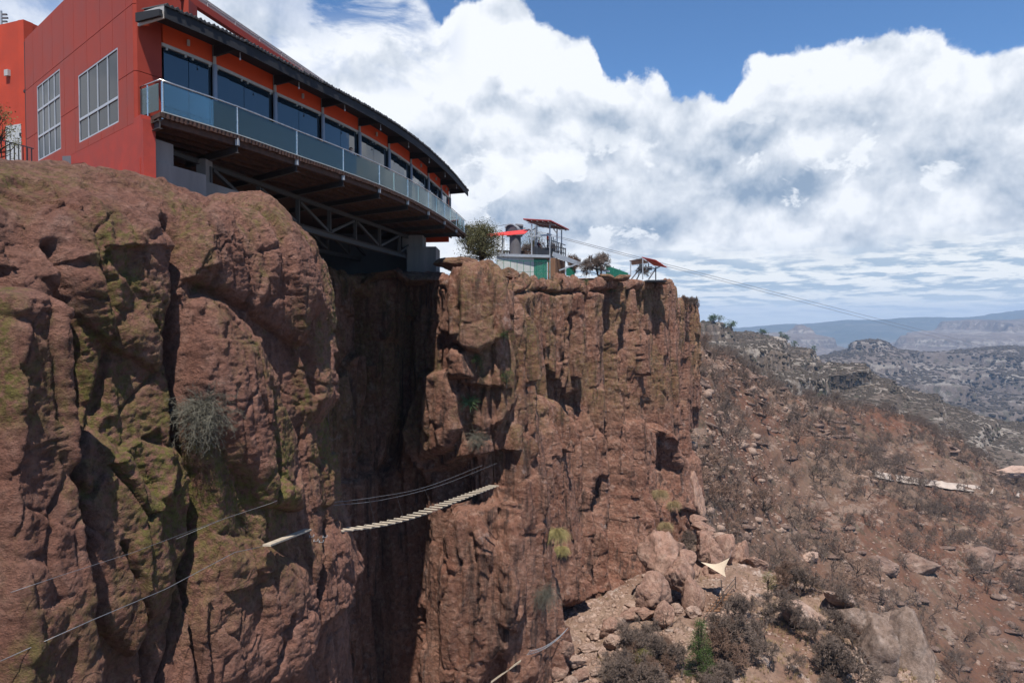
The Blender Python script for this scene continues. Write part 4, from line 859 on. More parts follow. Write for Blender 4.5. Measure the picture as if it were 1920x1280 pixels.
a, b, c_ = w(1026, 500, 76.2), w(1060, 500, 80.5), w(1000, 500, 82)
mb = MB().wall((a.x+0.05, a.y), (a.x+0.9, a.y), gz, Zd-0.31, 0.1); mb.wall((a.x+0.9, a.y), (b.x, b.y), gz, Zd-0.31, 0.1); mb.build('timber_wall', M['timber'], ST)
mb = MB()
for k in range(5): p = w(1034+k*6, 500, 77+k*0.8); mb.beam((p.x, p.y-0.1, gz), (p.x, p.y-0.1, Zd-0.3), 0.12, 0.12)
mb.build('frame', M['dgrey'], ST)
posts = [(997, 420, 76.0), (1031, 416, 76.2), (1044.5, 428, 80.0), (1053, 431, 78.5), (1003.5, 423, 81.0), (1006.5, 423, 80.5)]
for px, py, Y in posts:
    t = w(px, py, Y); MB().tube((t.x, t.y, gz if px in (997, 1031) else Zd), t, 0.075, 8).build('post', M['galv'], ST)
A_, B_, C_, D_ = w(981, 412, 76), w(1033, 415, 75), w(1067, 432, 79), w(1014, 425, 82)
th = Vector((0, 0, 0.10)); cp = MB().hexa(A_, B_, C_, D_, A_+th, B_+th, C_+th, D_+th).build('canopy', M['redunder'], ST)
MB().hexa(A_+th*1.02, B_+th*1.02, C_+th*1.02, D_+th*1.02, A_+th*1.4, B_+th*1.4, C_+th*1.4, D_+th*1.4).build('roof_sheet', M['redroof'], cp)
mb = MB()
for k in range(5): p = A_+(B_-A_)*(k+0.5)/5-Vector((0, 0, 0.06)); q = D_+(C_-D_)*(k+0.5)/5-Vector((0, 0, 0.06)); mb.beam(p, q, 0.06, 0.10)
for f_ in (0.25, 0.75): mb.beam(A_+(D_-A_)*f_-Vector((0, 0, 0.16)), B_+(C_-B_)*f_-Vector((0, 0, 0.16)), 0.08, 0.08)
mb.build('rafters', M['galv'], cp)
MB().beam(w(997, 443, 76.0), w(1034, 440, 76.2), 0.14, 0.16).build('cross_bar', M['galv'], ST)
MB().beam(w(989, 436, 76.0), w(997, 444, 76.0), 0.08, 0.08).build('brace', M['galv'], ST); MB().beam(w(993, 434, 76.0), w(1004, 428, 79.0), 0.08, 0.08).build('brace', M['dgrey'], ST)
MB().beam(w(1038, 430, 77.0), w(1045, 438, 79.0), 0.07, 0.07).build('brace', M['galv'], ST)
mb = MB(); rr_ = random.Random(2)
for k in range(9): px = 1034+k*3.3; p = w(px, 478-(k*0.3), 76.3+k*0.28); h = (1.95 if k < 3 else 1.75-0.09*k)+rr_.uniform(-0.1, 0.1); mb.beam((p.x, p.y, Zd), (p.x, p.y, Zd+h), 0.10, 0.10)
for h in (0.5, 1.1, 1.62): p, q = w(1034, 478, 76.3), w(1060, 476, 78.7); mb.beam((p.x, p.y, Zd+h), (q.x, q.y, Zd+h*0.86), 0.07, 0.09)
mb.build('gate', M['black'], ST, 'black barred launch gate')
mb = MB(); p, q = w(999.5, 470, 76.1), w(1030, 470, 76.3); n = 4
for k in range(n): a, b = p+(q-p)*k/n, p+(q-p)*(k+0.94)/n; mb.wall((a.x, a.y), (b.x, b.y), Zd+0.05, Zd+0.95-0.12*k, 0.03)
mb.build('screen', M['black'], ST)
mb = MB(); p, q = w(931, 480, 81.0), w(997, 474, 82.5); n = 24
mb.beam((p.x, p.y, Zd+1.0), (q.x, q.y, Zd+1.0), 0.12, 0.14); mb.beam((p.x, p.y, Zd+0.25), (q.x, q.y, Zd+0.25), 0.12, 0.30)
for k in range(n): a = p+(q-p)*(k+0.5)/n; mb.beam((a.x, a.y, Zd), (a.x, a.y, Zd+0.98), 0.13, 0.08)
mb.build('balustrade', M['dwood'], ST)
# ramp going down to the right
a, b = w(1036, 476, 76.4), w(1108, 503, 79.0); mb = MB().beam(a, b, 0.12, 0.5); mb.beam(a+Vector((0.4, 1.4, 0)), b+Vector((0.4, 1.4, 0)), 0.12, 0.4); mb.beam(w(1048, 507, 76.3), w(1085, 494, 77.6), 0.12, 0.14)
mb.beam(w(1108, 502.5, 79), w(1143, 509, 80), 0.1, 0.22); mb.build('ramp', M['galv'], ST)

SC = empty('shade_roof', w(942, 490, 77), 'lean-to roof of bright red sheet beside the dark cable tower', 'roof')
a, b, c_, d_ = w(894, 446, 75), w(984, 438.5, 75), w(994, 430.5, 77.5), w(897, 441, 77.5)
MB().hexa(a, b, c_, d_, a+th*0.6, b+th*0.6, c_+th*0.6, d_+th*0.6).build('roof_sheet', M['redroof'], SC)
for px in (942,): MB().tube(w(px, 441, 75.6), w(px, 500, 75.6), 0.08, 8).build('post', M['galv'], SC)
MB().tube(w(945, 447, 76.8), w(945, 485, 76.8), 0.04, 6).build('post', M['dgrey'], SC); MB().tube(w(900, 445, 76.0), w(900, 500, 76.0), 0.08, 8).build('post', M['galv'], SC)

TW = empty('cable_tower', w(966, 482, 80), 'dark grey round cable tower with a wheel housing on top', 'tower')
c0, c1 = w(966, 486, 80.0), w(966, 441, 80.0); MB().tube((c0.x, c0.y, Zd-0.5), c1, 0.68, 28, 0.66).build('shaft', M['dgrey'], TW, smooth=False)
MB().box(c1.x-0.98, c1.x+0.85, c1.y-0.8, c1.y+0.8, c1.z-0.1, c1.z+0.35).build('bracket', M['dgrey'], TW)
h0 = w(957.5, 432, 79.2); MB().tube(h0, h0+Vector((0.25, 0.9, 0)), 0.62, 32).build('wheel', M['disc'], TW)
hd = MB()
for k in range(9):
    a0_, a1_ = R(35+k*12.5), R(35+(k+1)*12.5)
    def q(a_, r_, y_): return Vector((h0.x+r_*math.cos(a_), h0.y+y_, h0.z+r_*math.sin(a_)))
    hd.hexa(q(a0_, .66, -.15), q(a1_, .66, -.15), q(a1_, .66, 1.0), q(a0_, .66, 1.0), q(a0_, .80, -.15), q(a1_, .80, -.15), q(a1_, .80, 1.0), q(a0_, .80, 1.0))
hd.build('hood', M['galv'], TW)
h1 = w(972, 431, 80.6); MB().tube(h1-Vector((0.55, 0.3, 0)), h1+Vector((0.45, 0.9, 0)), 0.55, 24).build('drum', M['galv'], TW)
mb = MB(); mb.tube(h1+Vector((-0.35, -0.2, 0.50)), h1+Vector((0.55, -0.1, 0.42)), 0.22, 10); mb.build('drum_cover', M['dgrey'], TW)

# ------------------------------------------------------------------ right-hand zip line gantry
GT = empty('zip_line_gantry', W(1218, 528, 84), 'small steel zip line gantry with a red and grey gable roof at the cliff corner', 'gantry')
a, b, c_, d_ = W(1203, 482, 85), W(1230, 488, 83), W(1251, 502, 84.5), W(1226, 498, 87)
MB().hexa(a, b, c_, d_, a+th*.5, b+th*.5, c_+th*.5, d_+th*.5).build('roof_sheet', M['redroof'], GT)
a, b, c_, d_ = W(1180, 489, 84), W(1203, 484.5, 83.5), W(1217, 493, 86.5), W(1185, 497, 88)
MB().hexa(a, b, c_, d_, a+th*.5, b+th*.5, c_+th*.5, d_+th*.5).build('roof_sheet', M['galv'], GT, 'grey sheet slope of the roof')
for px, t_, b_, Y in ((1205, 485, 524, 83.5), (1229.5, 500, 526, 84.2), (1182.5, 490, 518, 84), (1216, 494, 505, 86)): MB().beam(W(px, t_, Y), W(px, b_, Y), 0.12, 0.12).build('post', M['galv'] if px != 1229.5 else M['dgrey'], GT)
for p, q in (((1205, 498), (1184, 523)), ((1229, 505), (1216, 524)), ((1208, 500), (1230, 504)), ((1230, 503), (1237, 500)), ((1192, 512), (1205, 500))): MB().beam(W(*p, 83.8), W(*q, 83.8), 0.12, 0.14).build('brace', M['dgrey'], GT)
MB().box(W(1209, 526, 84).x, W(1245, 526, 84).x, 82.6, 86.5, W(1209, 529, 84).z, W(1209, 526, 84).z).build('deck', M['black'], GT)
MB().box(W(1217, 500, 85).x-.2, W(1219, 500, 85).x+.2, 84.7, 85.3, W(1217, 506, 85).z, W(1217, 500, 85).z).build('winch', M['black'], GT)

# fences
fn = empty('fence', w(980, 508, 75.2), 'thin green wire fence on the rim under the launch platform', 'fence')
p, q = w(932, 512, 74.3), w(1031, 512, 75.4); mb = MB(); zt_ = w(960, 489, 74.8).z
for k in range(9): a = p+(q-p)*k/8; mb.beam((a.x, a.y, p.z-1.4), (a.x, a.y, zt_), 0.05, 0.05)
mb.build('posts', M['green'], fn); mb = MB(); mb.beam((p.x, p.y, zt_), (q.x, q.y, zt_), 0.04, 0.05); mb.beam((p.x, p.y, p.z+.15), (q.x, q.y, q.z+.15), 0.04, 0.04); mb.build('rails', M['green'], fn)
fn = empty('fence', W(1155, 515, 81), 'green sheet fence stepping down beside the leafless bushes on the rim', 'fence')
pts_ = [W(1120, 491, 79), W(1137, 497, 80), W(1150, 502, 81), W(1162, 506, 82), W(1178, 512, 83)]
for k in range(4):
    a, b = pts_[k], pts_[k+1]
    mb = MB(); mb.beam((a.x, a.y, a.z-1.6), a+Vector((0, 0, .12)), 0.08, 0.08); mb.build('post', M['green'], fn)
    n = 8; mb = MB()
    for j in range(n):
        c_, d_ = a+(b-a)*j/n, a+(b-a)*(j+(0.93 if k else 0.12))/n; mb.wall((c_.x, c_.y), (d_.x, d_.y), c_.z-1.35, c_.z, 0.04, d_.z-1.35, d_.z)
    mb.build('panel', M['green'], fn)
fn = empty('fence', W(1092, 505, 78), 'short green sheet fence below the grey ramp', 'fence')
a, b = W(1062, 500, 77.5), W(1078, 503, 78.2); mb = MB()
for j in range(8): c_, d_ = a+(b-a)*j/8, a+(b-a)*(j+.9)/8; mb.wall((c_.x, c_.y), (d_.x, d_.y), c_.z-1.0, c_.z, 0.04)
mb.build('panel', M['green'], fn)

# ------------------------------------------------------------------ cables
def cable(name, label, p, q, r, sag=0.0, n=24, group=None, m=None, cat='cable'):
    pts = [Vector(p)+(Vector(q)-Vector(p))*(k/n)-Vector((0, 0, 4*sag*(k/n)*(1-k/n))) for k in range(n+1)]
    o = MB().path(pts, r, 5).build(name, m or M['cable'], smooth=True); tag(o, label, cat, group); return o
cable('zip_line_cable', 'upper of the two long zip line cables running out over the canyon', w(972, 424, 80.5), W(2150, 727, 420), 0.032, 0.0)
cable('zip_line_cable', 'lower of the two long zip line cables running out over the canyon', w(973, 426.5, 80.5), W(2150, 736, 420), 0.032, 0.0)
cable('anchor_cable', 'short cable from the tower wheel to the back anchor behind the juniper', w(950, 421, 80), w(870, 437, 92), 0.03)

# ------------------------------------------------------------------ where the rock surfaces are
class Surf:
    """distance of the first rock surface along a sight line"""
    def __init__(s, objs):
        V = []
        for o in objs:
            a = np.empty(len(o.data.vertices)*3, np.float32); o.data.vertices.foreach_get('co', a); V.append(a.reshape(-1, 3))
        V = np.vstack(V); V = V[V[:, 1] > 5]; px, py = proj(V); ok = (px > -60) & (px < 1990) & (py > -20) & (py < 1400)
        s.V = V[ok]; px, py = px[ok], py[ok]; s.cell = 6; gx = ((px+60)/s.cell).astype(int); gy = ((py+20)/s.cell).astype(int)
        s.Y = np.full((360, 260), 1e9); np.minimum.at(s.Y, (gx, gy), s.V[:, 1])
    def at(s, px, py, out=0.0):
        gx, gy = int((px+60)/s.cell), int((py+20)/s.cell); Y = s.Y[max(0, gx-1):gx+2, max(0, gy-1):gy+2].min()
        return W(px, py, Y-out)
SN = Surf([near_cliff]); SF = Surf([far_cliff]); SS = Surf([shelf]); SA = Surf([near_cliff, far_cliff, shelf]); SH = Surf([hill])

# ------------------------------------------------------------------ plants
M['bark'] = simple('dark_bark', (0.060, 0.042, 0.034), 0.95, var=0.3, scale=5)
M['twig'] = simple('grey_brown_twigs', (0.120, 0.085, 0.066), 0.95, var=0.3, scale=2)
M['twig2'] = simple('russet_twigs', (0.145, 0.085, 0.058), 0.95, var=0.3, scale=2)
M['twig3'] = simple('pale_grey_twigs', (0.105, 0.095, 0.07), 0.95, var=0.3, scale=4)
def leafm(name, a, b_):
    m, gg, b = mat(name); P = gg.node('ShaderNodeTexCoord').outputs['Object']; n = gg.noise(P, 2.2, 5, 0.7)
    setp(gg, b, Base_Color=gg.mix(gg.rng(n, 0.35, 0.65), a, b_), Roughness=0.8, Specular_IOR_Level=0.2); return m
M['juniper'] = leafm('juniper_foliage', (0.060, 0.064, 0.026), (0.13, 0.115, 0.055))
M['pine'] = leafm('pine_foliage', (0.030, 0.060, 0.014), (0.075, 0.105, 0.03))
M['olive'] = leafm('olive_foliage', (0.10, 0.10, 0.03), (0.18, 0.15, 0.06))
M['agave'] = leafm('agave_leaf', (0.06, 0.11, 0.045), (0.12, 0.17, 0.08))
M['straw'] = leafm('dry_grass', (0.24, 0.17, 0.085), (0.34, 0.25, 0.13))
M['ggrass'] = leafm('yellow_green_grass', (0.22, 0.18, 0.065), (0.33, 0.27, 0.12))
class TB:
    """collects thin three-sided branches and leaf triangles"""
    def __init__(s): s.v = []; s.f = []
    def seg(s, p, q, r0, r1):
        t = q-p; L = t.length
        if L < 1e-5: return
        t /= L; a = t.orthogonal().normalized(); b = t.cross(a); n = len(s.v)
        for c, r in ((p, r0), (q, r1)):
            for k in range(3): an_ = 2.0944*k; s.v.append(tuple(c+(a*math.cos(an_)+b*math.sin(an_))*r))
        s.f += [(n, n+1, n+4, n+3), (n+1, n+2, n+5, n+4), (n+2, n, n+3, n+5)]
    def leaf(s, p, sz, rn, d=None):
        d = d or Vector((rn.gauss(0, 1), rn.gauss(0, 1), rn.gauss(0, 1))).normalized(); e = d.cross(Vector((rn.gauss(0, 1), rn.gauss(0, 1), rn.gauss(0, 1)))).normalized(); n = len(s.v)
        s.v += [tuple(p-e*sz*0.35), tuple(p+d*sz*0.6-e*sz*.1), tuple(p+d*sz), tuple(p+e*sz*0.35+d*sz*.3)]; s.f.append((n, n+1, n+2, n+3))
    def mesh(s, name, m):
        me = bpy.data.meshes.new(name); me.from_pydata(s.v, [], s.f); me.materials.append(m); return me
def grow(wood, twigs, p, d, L, r, lev, rn, spread=0.6, kids=(4, 6), gnarl=0.28, droop=0.0, maxlev=4, twr=0.008):
    n = 3 if lev < maxlev else 2; tip = p; dirs = []
    tgt = wood if lev <= 1 else twigs
    for k in range(n):
        d = (d+Vector((rn.gauss(0, gnarl), rn.gauss(0, gnarl), rn.gauss(0, gnarl)-droop))).normalized(); q = tip+d*(L/n); r1 = max(twr, r*(1-0.25*(k+1)/n)); tgt.seg(tip, q, max(twr, r), r1); tip = q; r = r1; dirs.append((q.copy(), d.copy(), r))
    if lev >= maxlev: return
    for j in range(rn.randint(*kids)):
        q, dd_, rr_ = dirs[min(n-1, int(rn.random()**0.6*n))]
        sd2 = dd_.orthogonal().normalized(); sd2.rotate(Matrix.Rotation(rn.uniform(0, 6.28), 3, dd_)); nd = (dd_+sd2*rn.uniform(spread*0.5, spread*1.6)).normalized(); nd.z += 0.08*(1 if lev < 3 else 0)
        grow(wood, twigs, q, nd.normalized(), L*rn.uniform(0.55, 0.82), rr_*rn.uniform(0.45, 0.7), lev+1, rn, spread, kids, gnarl, droop, maxlev, twr)
def bare_tree(seed, h=1.0, maxlev=4, kids=(3, 5), twr=0.0035, stems=1, spread=0.65, tm='twig', low=0.4):
    rn = random.Random(seed); wd, tw = TB(), TB()
    for k in range(stems):
        d = Vector((rn.gauss(0, 0.12+0.35*(stems > 1)), rn.gauss(0, 0.12+0.35*(stems > 1)), 1)).normalized()
        grow(wd, tw, Vector((0, 0, -0.05)), d, low*h, 0.028*h, 0, rn, spread, kids, 0.22, 0, maxlev, twr)
    zs = [v[2] for v in tw.v] or [1]; k = h/max(zs)
    wd.v = [(a*k, b*k, c*k) for a, b, c in wd.v]; tw.v = [(a*k, b*k, c*k) for a, b, c in tw.v]
    return wd.mesh('trunk', M['bark']), tw.mesh('branches', M[tm])
def place_tree(protos, name, loc, h, rz, label, cat, group, tilt=0.0):
    """a tree is a trunk with its branches as its part"""
    tm_, bm_ = protos; o = bpy.data.objects.new(name, None); C.objects.link(o); o.location = loc; o.rotation_euler = (tilt, 0, rz); o.scale = (h, h, h*random.uniform(0.85, 1.1)); tag(o, label, cat, group)
    for nm, me in (('trunk', tm_), ('branches', bm_)):
        c_ = bpy.data.objects.new(nm, me); C.objects.link(c_); c_.parent = o
    return o
def place_one(me, name, loc, h, rz, label, cat, group):
    o = bpy.data.objects.new(name, me); C.objects.link(o); o.location = loc; o.rotation_euler = (0, 0, rz); o.scale = (h, h, h*random.uniform(0.85, 1.15)); return tag(o, label, cat, group)
def joined(tm_, bm_, name):
    """trunk and branches as one small mesh, for far trees too small to show parts"""
    me = bpy.data.meshes.new(name); v = [tuple(x.co) for x in tm_.vertices]; n = len(v); v += [tuple(x.co) for x in bm_.vertices]
    f = [tuple(p.vertices) for p in tm_.polygons]; k = len(f); f += [tuple(n+i for i in p.vertices) for p in bm_.polygons]
    me.from_pydata(v, [], f); me.materials.append(tm_.materials[0]); me.materials.append(bm_.materials[0]); me.polygons.foreach_set('material_index', [0]*k+[1]*(len(f)-k)); return me
far_protos = [joined(*bare_tree(100+k, 1.0, 4, (3, 4), 0.0042, 1+(k % 3 == 2)*2, 0.75, ('twig', 'twig2')[k % 2], 0.30+0.05*(k % 3)), 'leafless_tree') for k in range(7)]
rn = random.Random(42); cand = []
nu_, nv_ = HG.shape[:2]; hx, hy = proj(HG); dens = fbm(HG*0.02, 3, seed=120)+0.6*fbm(HG*0.07, 3, seed=121)
tries = 0
while len(cand) < 1300 and tries < 60000:
    tries += 1; i = rn.randrange(8, nu_-8); j = rn.randrange(int(nv_*0.04), int(nv_*0.915)); p = HG[i, j]
    if not (1235 < hx[i, j] < 1960 and 560 < hy[i, j] < 1330): continue
    # even cover on the ground: accept by the area the cell stands for
    ar = np.linalg.norm(np.cross(HG[i+1, j]-p, HG[i, j+1]-p)); 
    if rn.random() > ar/1.6: continue
    if dens[i, j] < rn.uniform(-0.9, 0.25): continue
    cand.append((p[1], i, j))
hs = [(rn.uniform(2.4, 5.2)*(0.8 if rn.random() < 0.3 else 1), Y, i, j) for Y, i, j in cand]
hs.sort(key=lambda t: -t[0]/t[1])
sv, sf, n0 = [], [], 0
stuff_v, stuff_f = {0: [], 1: []}, None
for k, (h, Y, i, j) in enumerate(hs):
    loc = Vector(HG[i, j]); rz = rn.uniform(0, 6.28); me = far_protos[k % 7]
    if k < 290: place_one(me, 'leafless_tree', loc, h, rz, 'small leafless grey brown tree scattered on the red brown hillside', 'tree', 'leafless trees scattered over the red brown hillside')
    else:
        co = np.empty(len(me.vertices)*3, np.float32); me.vertices.foreach_get('co', co); co = co.reshape(-1, 3)*h; c_, s_ = math.cos(rz), math.sin(rz)
        co = np.stack([co[:, 0]*c_-co[:, 1]*s_, co[:, 0]*s_+co[:, 1]*c_, co[:, 2]], 1)+np.array(loc)
        nf = len(me.polygons); q = np.empty(nf*4, np.int32); me.loops.foreach_get('vertex_index', q); sv.append(co); sf.append(q.reshape(-1, 4)+n0); n0 += len(co)
o = np_mesh('brushwood', np.vstack(sv), np.vstack(sf), M['twig'], smooth=False); tag(o, 'leafless brush covering the far parts of the hillside', None, None, 'stuff')

# rocks
M['scrub'] = leafm('far_scrub', (0.034, 0.028, 0.020), (0.066, 0.050, 0.037))
def blob(seed, rough=0.22, sub=3, block=0.25):
    bm_ = bmesh.new(); bmesh.ops.create_icosphere(bm_, subdivisions=sub, radius=1.0); me = bpy.data.meshes.new('rock'); bm_.to_mesh(me); bm_.free()
    co = np.empty(len(me.vertices)*3, np.float32); me.vertices.foreach_get('co', co); P = co.reshape(-1, 3).astype(float); Q = P+seed*3.7
    pl_ = np.random.RandomState(seed).randn(11, 3); pl_ /= np.linalg.norm(pl_, axis=1)[:, None]; cut = np.random.RandomState(seed+1).uniform(.52, .86, 11); dt = P@pl_.T; fl = np.where(dt > 1e-3, cut/np.maximum(dt, 1e-3), 9).min(1); d = 1.15*np.minimum(1.0, fl)*(1+rough*0.5*fbm(Q*1.0, 3, seed=seed)); e, v = cells(Q*1.9+0.2*fbm(Q*1.5, 2)[..., None], 9); d = d+0.28*block*(v-0.5)*sst(0, 0.10, e)-0.05*np.exp(-e*e*500)+0.04*fbm(Q*3.5, 3)+0.05*fbm(Q*8*np.array([1,1,1.7]), 3, 0.65)
    P = P*d[:, None];  me.vertices.foreach_set('co', P.astype(np.float32).ravel()); me.polygons.foreach_set('use_smooth', [True]*len(me.polygons)); return me
def scatter_rocks(name, pts, rad, m, label):
    protos = []
    for k in range(6):
        me = blob(200+k, 0.3, 1, 0.5); co = np.empty(len(me.vertices)*3, np.float32); me.vertices.foreach_get('co', co); f = np.empty(len(me.loops), np.int32); me.loops.foreach_get('vertex_index', f); protos.append((co.reshape(-1, 3), f.reshape(-1, 3)))
    V, Fs, n = [], [], 0
    for k, (p, r) in enumerate(zip(pts, rad)):
        co, f = protos[k % 6]; a = rn.uniform(0, 6.28); c_, s_ = math.cos(a), math.sin(a); q = co*np.array([1, rn.uniform(.6, 1), rn.uniform(.4, .8)])*r
        V.append(np.stack([q[:, 0]*c_-q[:, 1]*s_, q[:, 0]*s_+q[:, 1]*c_, q[:, 2]], 1)+np.array(p)); Fs.append(f+n); n += len(co)
    o = np_mesh(name, np.vstack(V), np.vstack(Fs), m, smooth=False, tri=True); return tag(o, label, None, None, 'stuff')
pts, rad = [], []
dn = fbm(HG*0.03, 3, seed=130)
while len(pts) < 5200:
    i = rn.randrange(2, nu_-2); j = rn.randrange(2, int(nv_*0.93)); p = HG[i, j]
    if not (1230 < hx[i, j] < 1960 and hy[i, j] < 1330): continue
    ar = np.linalg.norm(np.cross(HG[i+1, j]-p, HG[i, j+1]-p))
    near_l = hx[i, j] < 1480 and hy[i, j] < 1000
    if rn.random() > ar/1.2 or dn[i, j] < rn.uniform(-0.5, 0.3)-(0.4 if near_l else 0): continue
    pts.append(p); rad.append(rn.uniform(0.15, 0.5)*(1.0 if rn.random() < 0.93 else 3.0)*(1.3 if near_l else 1))
M_rub = rock_mat('rubble_rock', (0.20, 0.125, 0.092), (0.29, 0.205, 0.16), (0.38, 0.30, 0.25), streaks=0.1, fine=4.0, bumpd=0.1, pale=0.5)
scatter_rocks('rubble', pts, rad, M_rub, 'loose stones strewn over the hillside')
sx, sy = proj(SG); pts, rad = [], []; dn = fbm(SG*0.15, 3, seed=131)
while len(pts) < 5200:
    i = rn.randrange(2, SG.shape[0]-2); j = rn.randrange(2, SG.shape[1]-2)
    if not (980 < sx[i, j] < 1780 and sy[i, j] < 1330) or dn[i, j] < rn.uniform(-0.4, 0.2): continue
    pts.append(SG[i, j]); rad.append(rn.uniform(0.05, 0.20)*(1 if rn.random() < 0.9 else 2.6))
scatter_rocks('rubble', pts, rad, M_pale, 'loose pale stones on the rock shelf')
M_trk = simple('pale_track_soil', (0.36, 0.29, 0.24), 0.95, var=0.25, scale=0.2)
M_hledge = rock_mat('ledge_rock', (0.15, 0.088, 0.066), (0.22, 0.145, 0.11), (0.30, 0.225, 0.18), streaks=0.4, fine=2.0, bumpd=0.5, pale=0.35)
M_grey = rock_mat('grey_outcrop_rock', (0.17, 0.115, 0.088), (0.24, 0.175, 0.14), (0.31, 0.245, 0.205), streaks=0.7, fine=4.0, bumpd=0.2, pale=0.4)
M_bould = rock_mat('boulder_rock', (0.24, 0.13, 0.095), (0.33, 0.21, 0.155), (0.38, 0.27, 0.21), lichen=0.0, streaks=0.3, fine=3.5, bumpd=0.25, pale=0.4)
def boulder(px, py, rw, rh, Y, seed, label, rot=0.0, m=None, group='boulders below the cliff', dp=0.9):
    me = blob(seed, 0.28, 5, 0.38); me.materials.append(m or M_bould); o = bpy.data.objects.new('boulder', me); C.objects.link(o); o.location = W(px, py, Y)
    o.scale = (rw/1280*Y, (rw+rh)/2/1280*Y*dp, rh/1280*Y); o.rotation_euler = (0.15*math.sin(seed), rot, seed*1.3 % 0.8); return tag(o, label, 'boulder', group)
for px, py, rw, rh, Y, sd_, lab, rt in [
 (1235,1052,34,50,66,1,'tall brown boulder leaning on the foot of the cliff, left of the boulder pile',0.2),
 (1272,1085,26,38,64,2,'cracked boulder in the middle of the pile by the pale bench',-0.2),
 (1222,1114,32,38,61,3,'low dark hollowed boulder at the front of the pile',0.1),
 (1294,1118,20,36,62,4,'narrow upright boulder right of the pile beside the pale path',0.15),
 (1262,1028,26,20,68,5,'sloping slab boulder on top of the pile against the cliff',0.5),
 (1248,1150,24,22,59,6,'lowest boulder of the pile standing on the pale bench',0.0),
 (1285,1052,22,20,66,7,'small rounded boulder wedged behind the pile',0.0),
 (1328,1030,26,34,72,8,'squared boulder with a shaded side, up slope of the shade sail',0.2),
 (1352,1038,24,44,74,9,'tall boulder split from its neighbour, up slope of the shade sail',0.35),
 (1382,1052,20,38,76,10,'upright slab boulder at the right end of the row behind the sail',0.2),
 (1412,1056,34,14,74,11,'long low boulder lying right of the sail',0.45),
 (1335,1085,36,22,70,12,'flat topped boulder under the left corner of the shade sail',0.2),
 (1318,990,20,12,80,13,'upper small round boulder on the slope above the sail',0.2),
 (1322,1005,24,12,78,14,'middle round boulder on the slope above the sail',0.0),
 (1308,975,18,10,82,15,'topmost round boulder on the slope near the cliff foot',0.0),
 (1290,905,28,32,92,16,'pale flat boulder beside the dark hollow at the cliff foot',0.2),
 (1300,935,18,44,88,17,'tall pale boulder under the flat one at the cliff foot',0.1)]:
    boulder(px, py, rw, rh, Y, sd_, lab, rt)
foot = [(1060,1215),(1078,1240),(1100,1215),(1090,1265),(1118,1190),(1128,1225),(1142,1180),(1150,1205),(1165,1165),(1045,1262),(1070,1280),(1175,1190),(1185,1150),(1120,1255),(1195,1135),(1300,1068),(1312,1040),(1345,1010),(1340,1060),(1300,1148),(1270,1140),(1210,1150)]
r5 = random.Random(9)
for k, (px, py) in enumerate(foot):
    p = SA.at(px, py); boulder(px, py, r5.uniform(9, 24), r5.uniform(9, 22), p.y+.3, 60+k, 'angular pale block among the rubble at the foot of the cliff', r5.uniform(-.5, .5), M_pale if k % 3 else M_bould, 'angular blocks at the foot of the cliff')
for px, py, rw, rh, Y, sd_, lab, rt in [
 (1640,1215,40,66,56,21,'big rounded grey boulder on the left of the outcrop at the bottom right',0.25),
 (1695,1240,48,84,56.5,22,'largest rounded boulder at the right end of the outcrop',0.3),
 (1665,1175,38,26,58,23,'weathered grey boulder on top of the outcrop',0.5),
 (1600,1165,28,30,58,24,'knobbly grey boulder at the upper left of the outcrop',0.2),
 (1655,1290,60,40,54,25,'wide boulder at the foot of the outcrop at the frame bottom',0.0),
 (1515,1160,50,24,59,26,'long pale slab with smooth top among the dry grass',0.55),
 (1575,1120,38,14,61,27,'thin pale slab at the crest of the rock shelf',0.35)]:
    boulder(px, py, rw, rh, Y, sd_, lab, rt, M_grey if sd_ < 26 else M_pale, 'boulders of the outcrop')
for px, py, rw, rh, Y, sd_, lab in [
 (858,496,40,13,51.5,31,'flat topped boulder on the rim beside the concrete pillar'),
 (910,500,18,15,53,32,'small dark boulder on the rim under the juniper'),
 (905,524,46,14,51.5,33,'wide slab boulder on the rim below the juniper'),
 (950,514,22,12,54,34,'small pinkish boulder at the left end of the white panel wall'),
 (955,545,15,14,51.5,35,'block sitting in the cleft below the rim, upper'),
 (957,585,16,14,51.8,36,'block sitting in the cleft below the rim, lower'),
 (1165,521,17,8,78,37,'flat oval boulder on the rim left of the gantry'),
 (1135,521,19,8,77,38,'flat boulder on the rim below the leafless bushes'),
 (1246,528,14,5,84,39,'thin slab on the rim under the gantry')]:
    boulder(px, py, rw, rh, Y, sd_, lab, 0.0, M_far, 'boulders along the cliff rim')

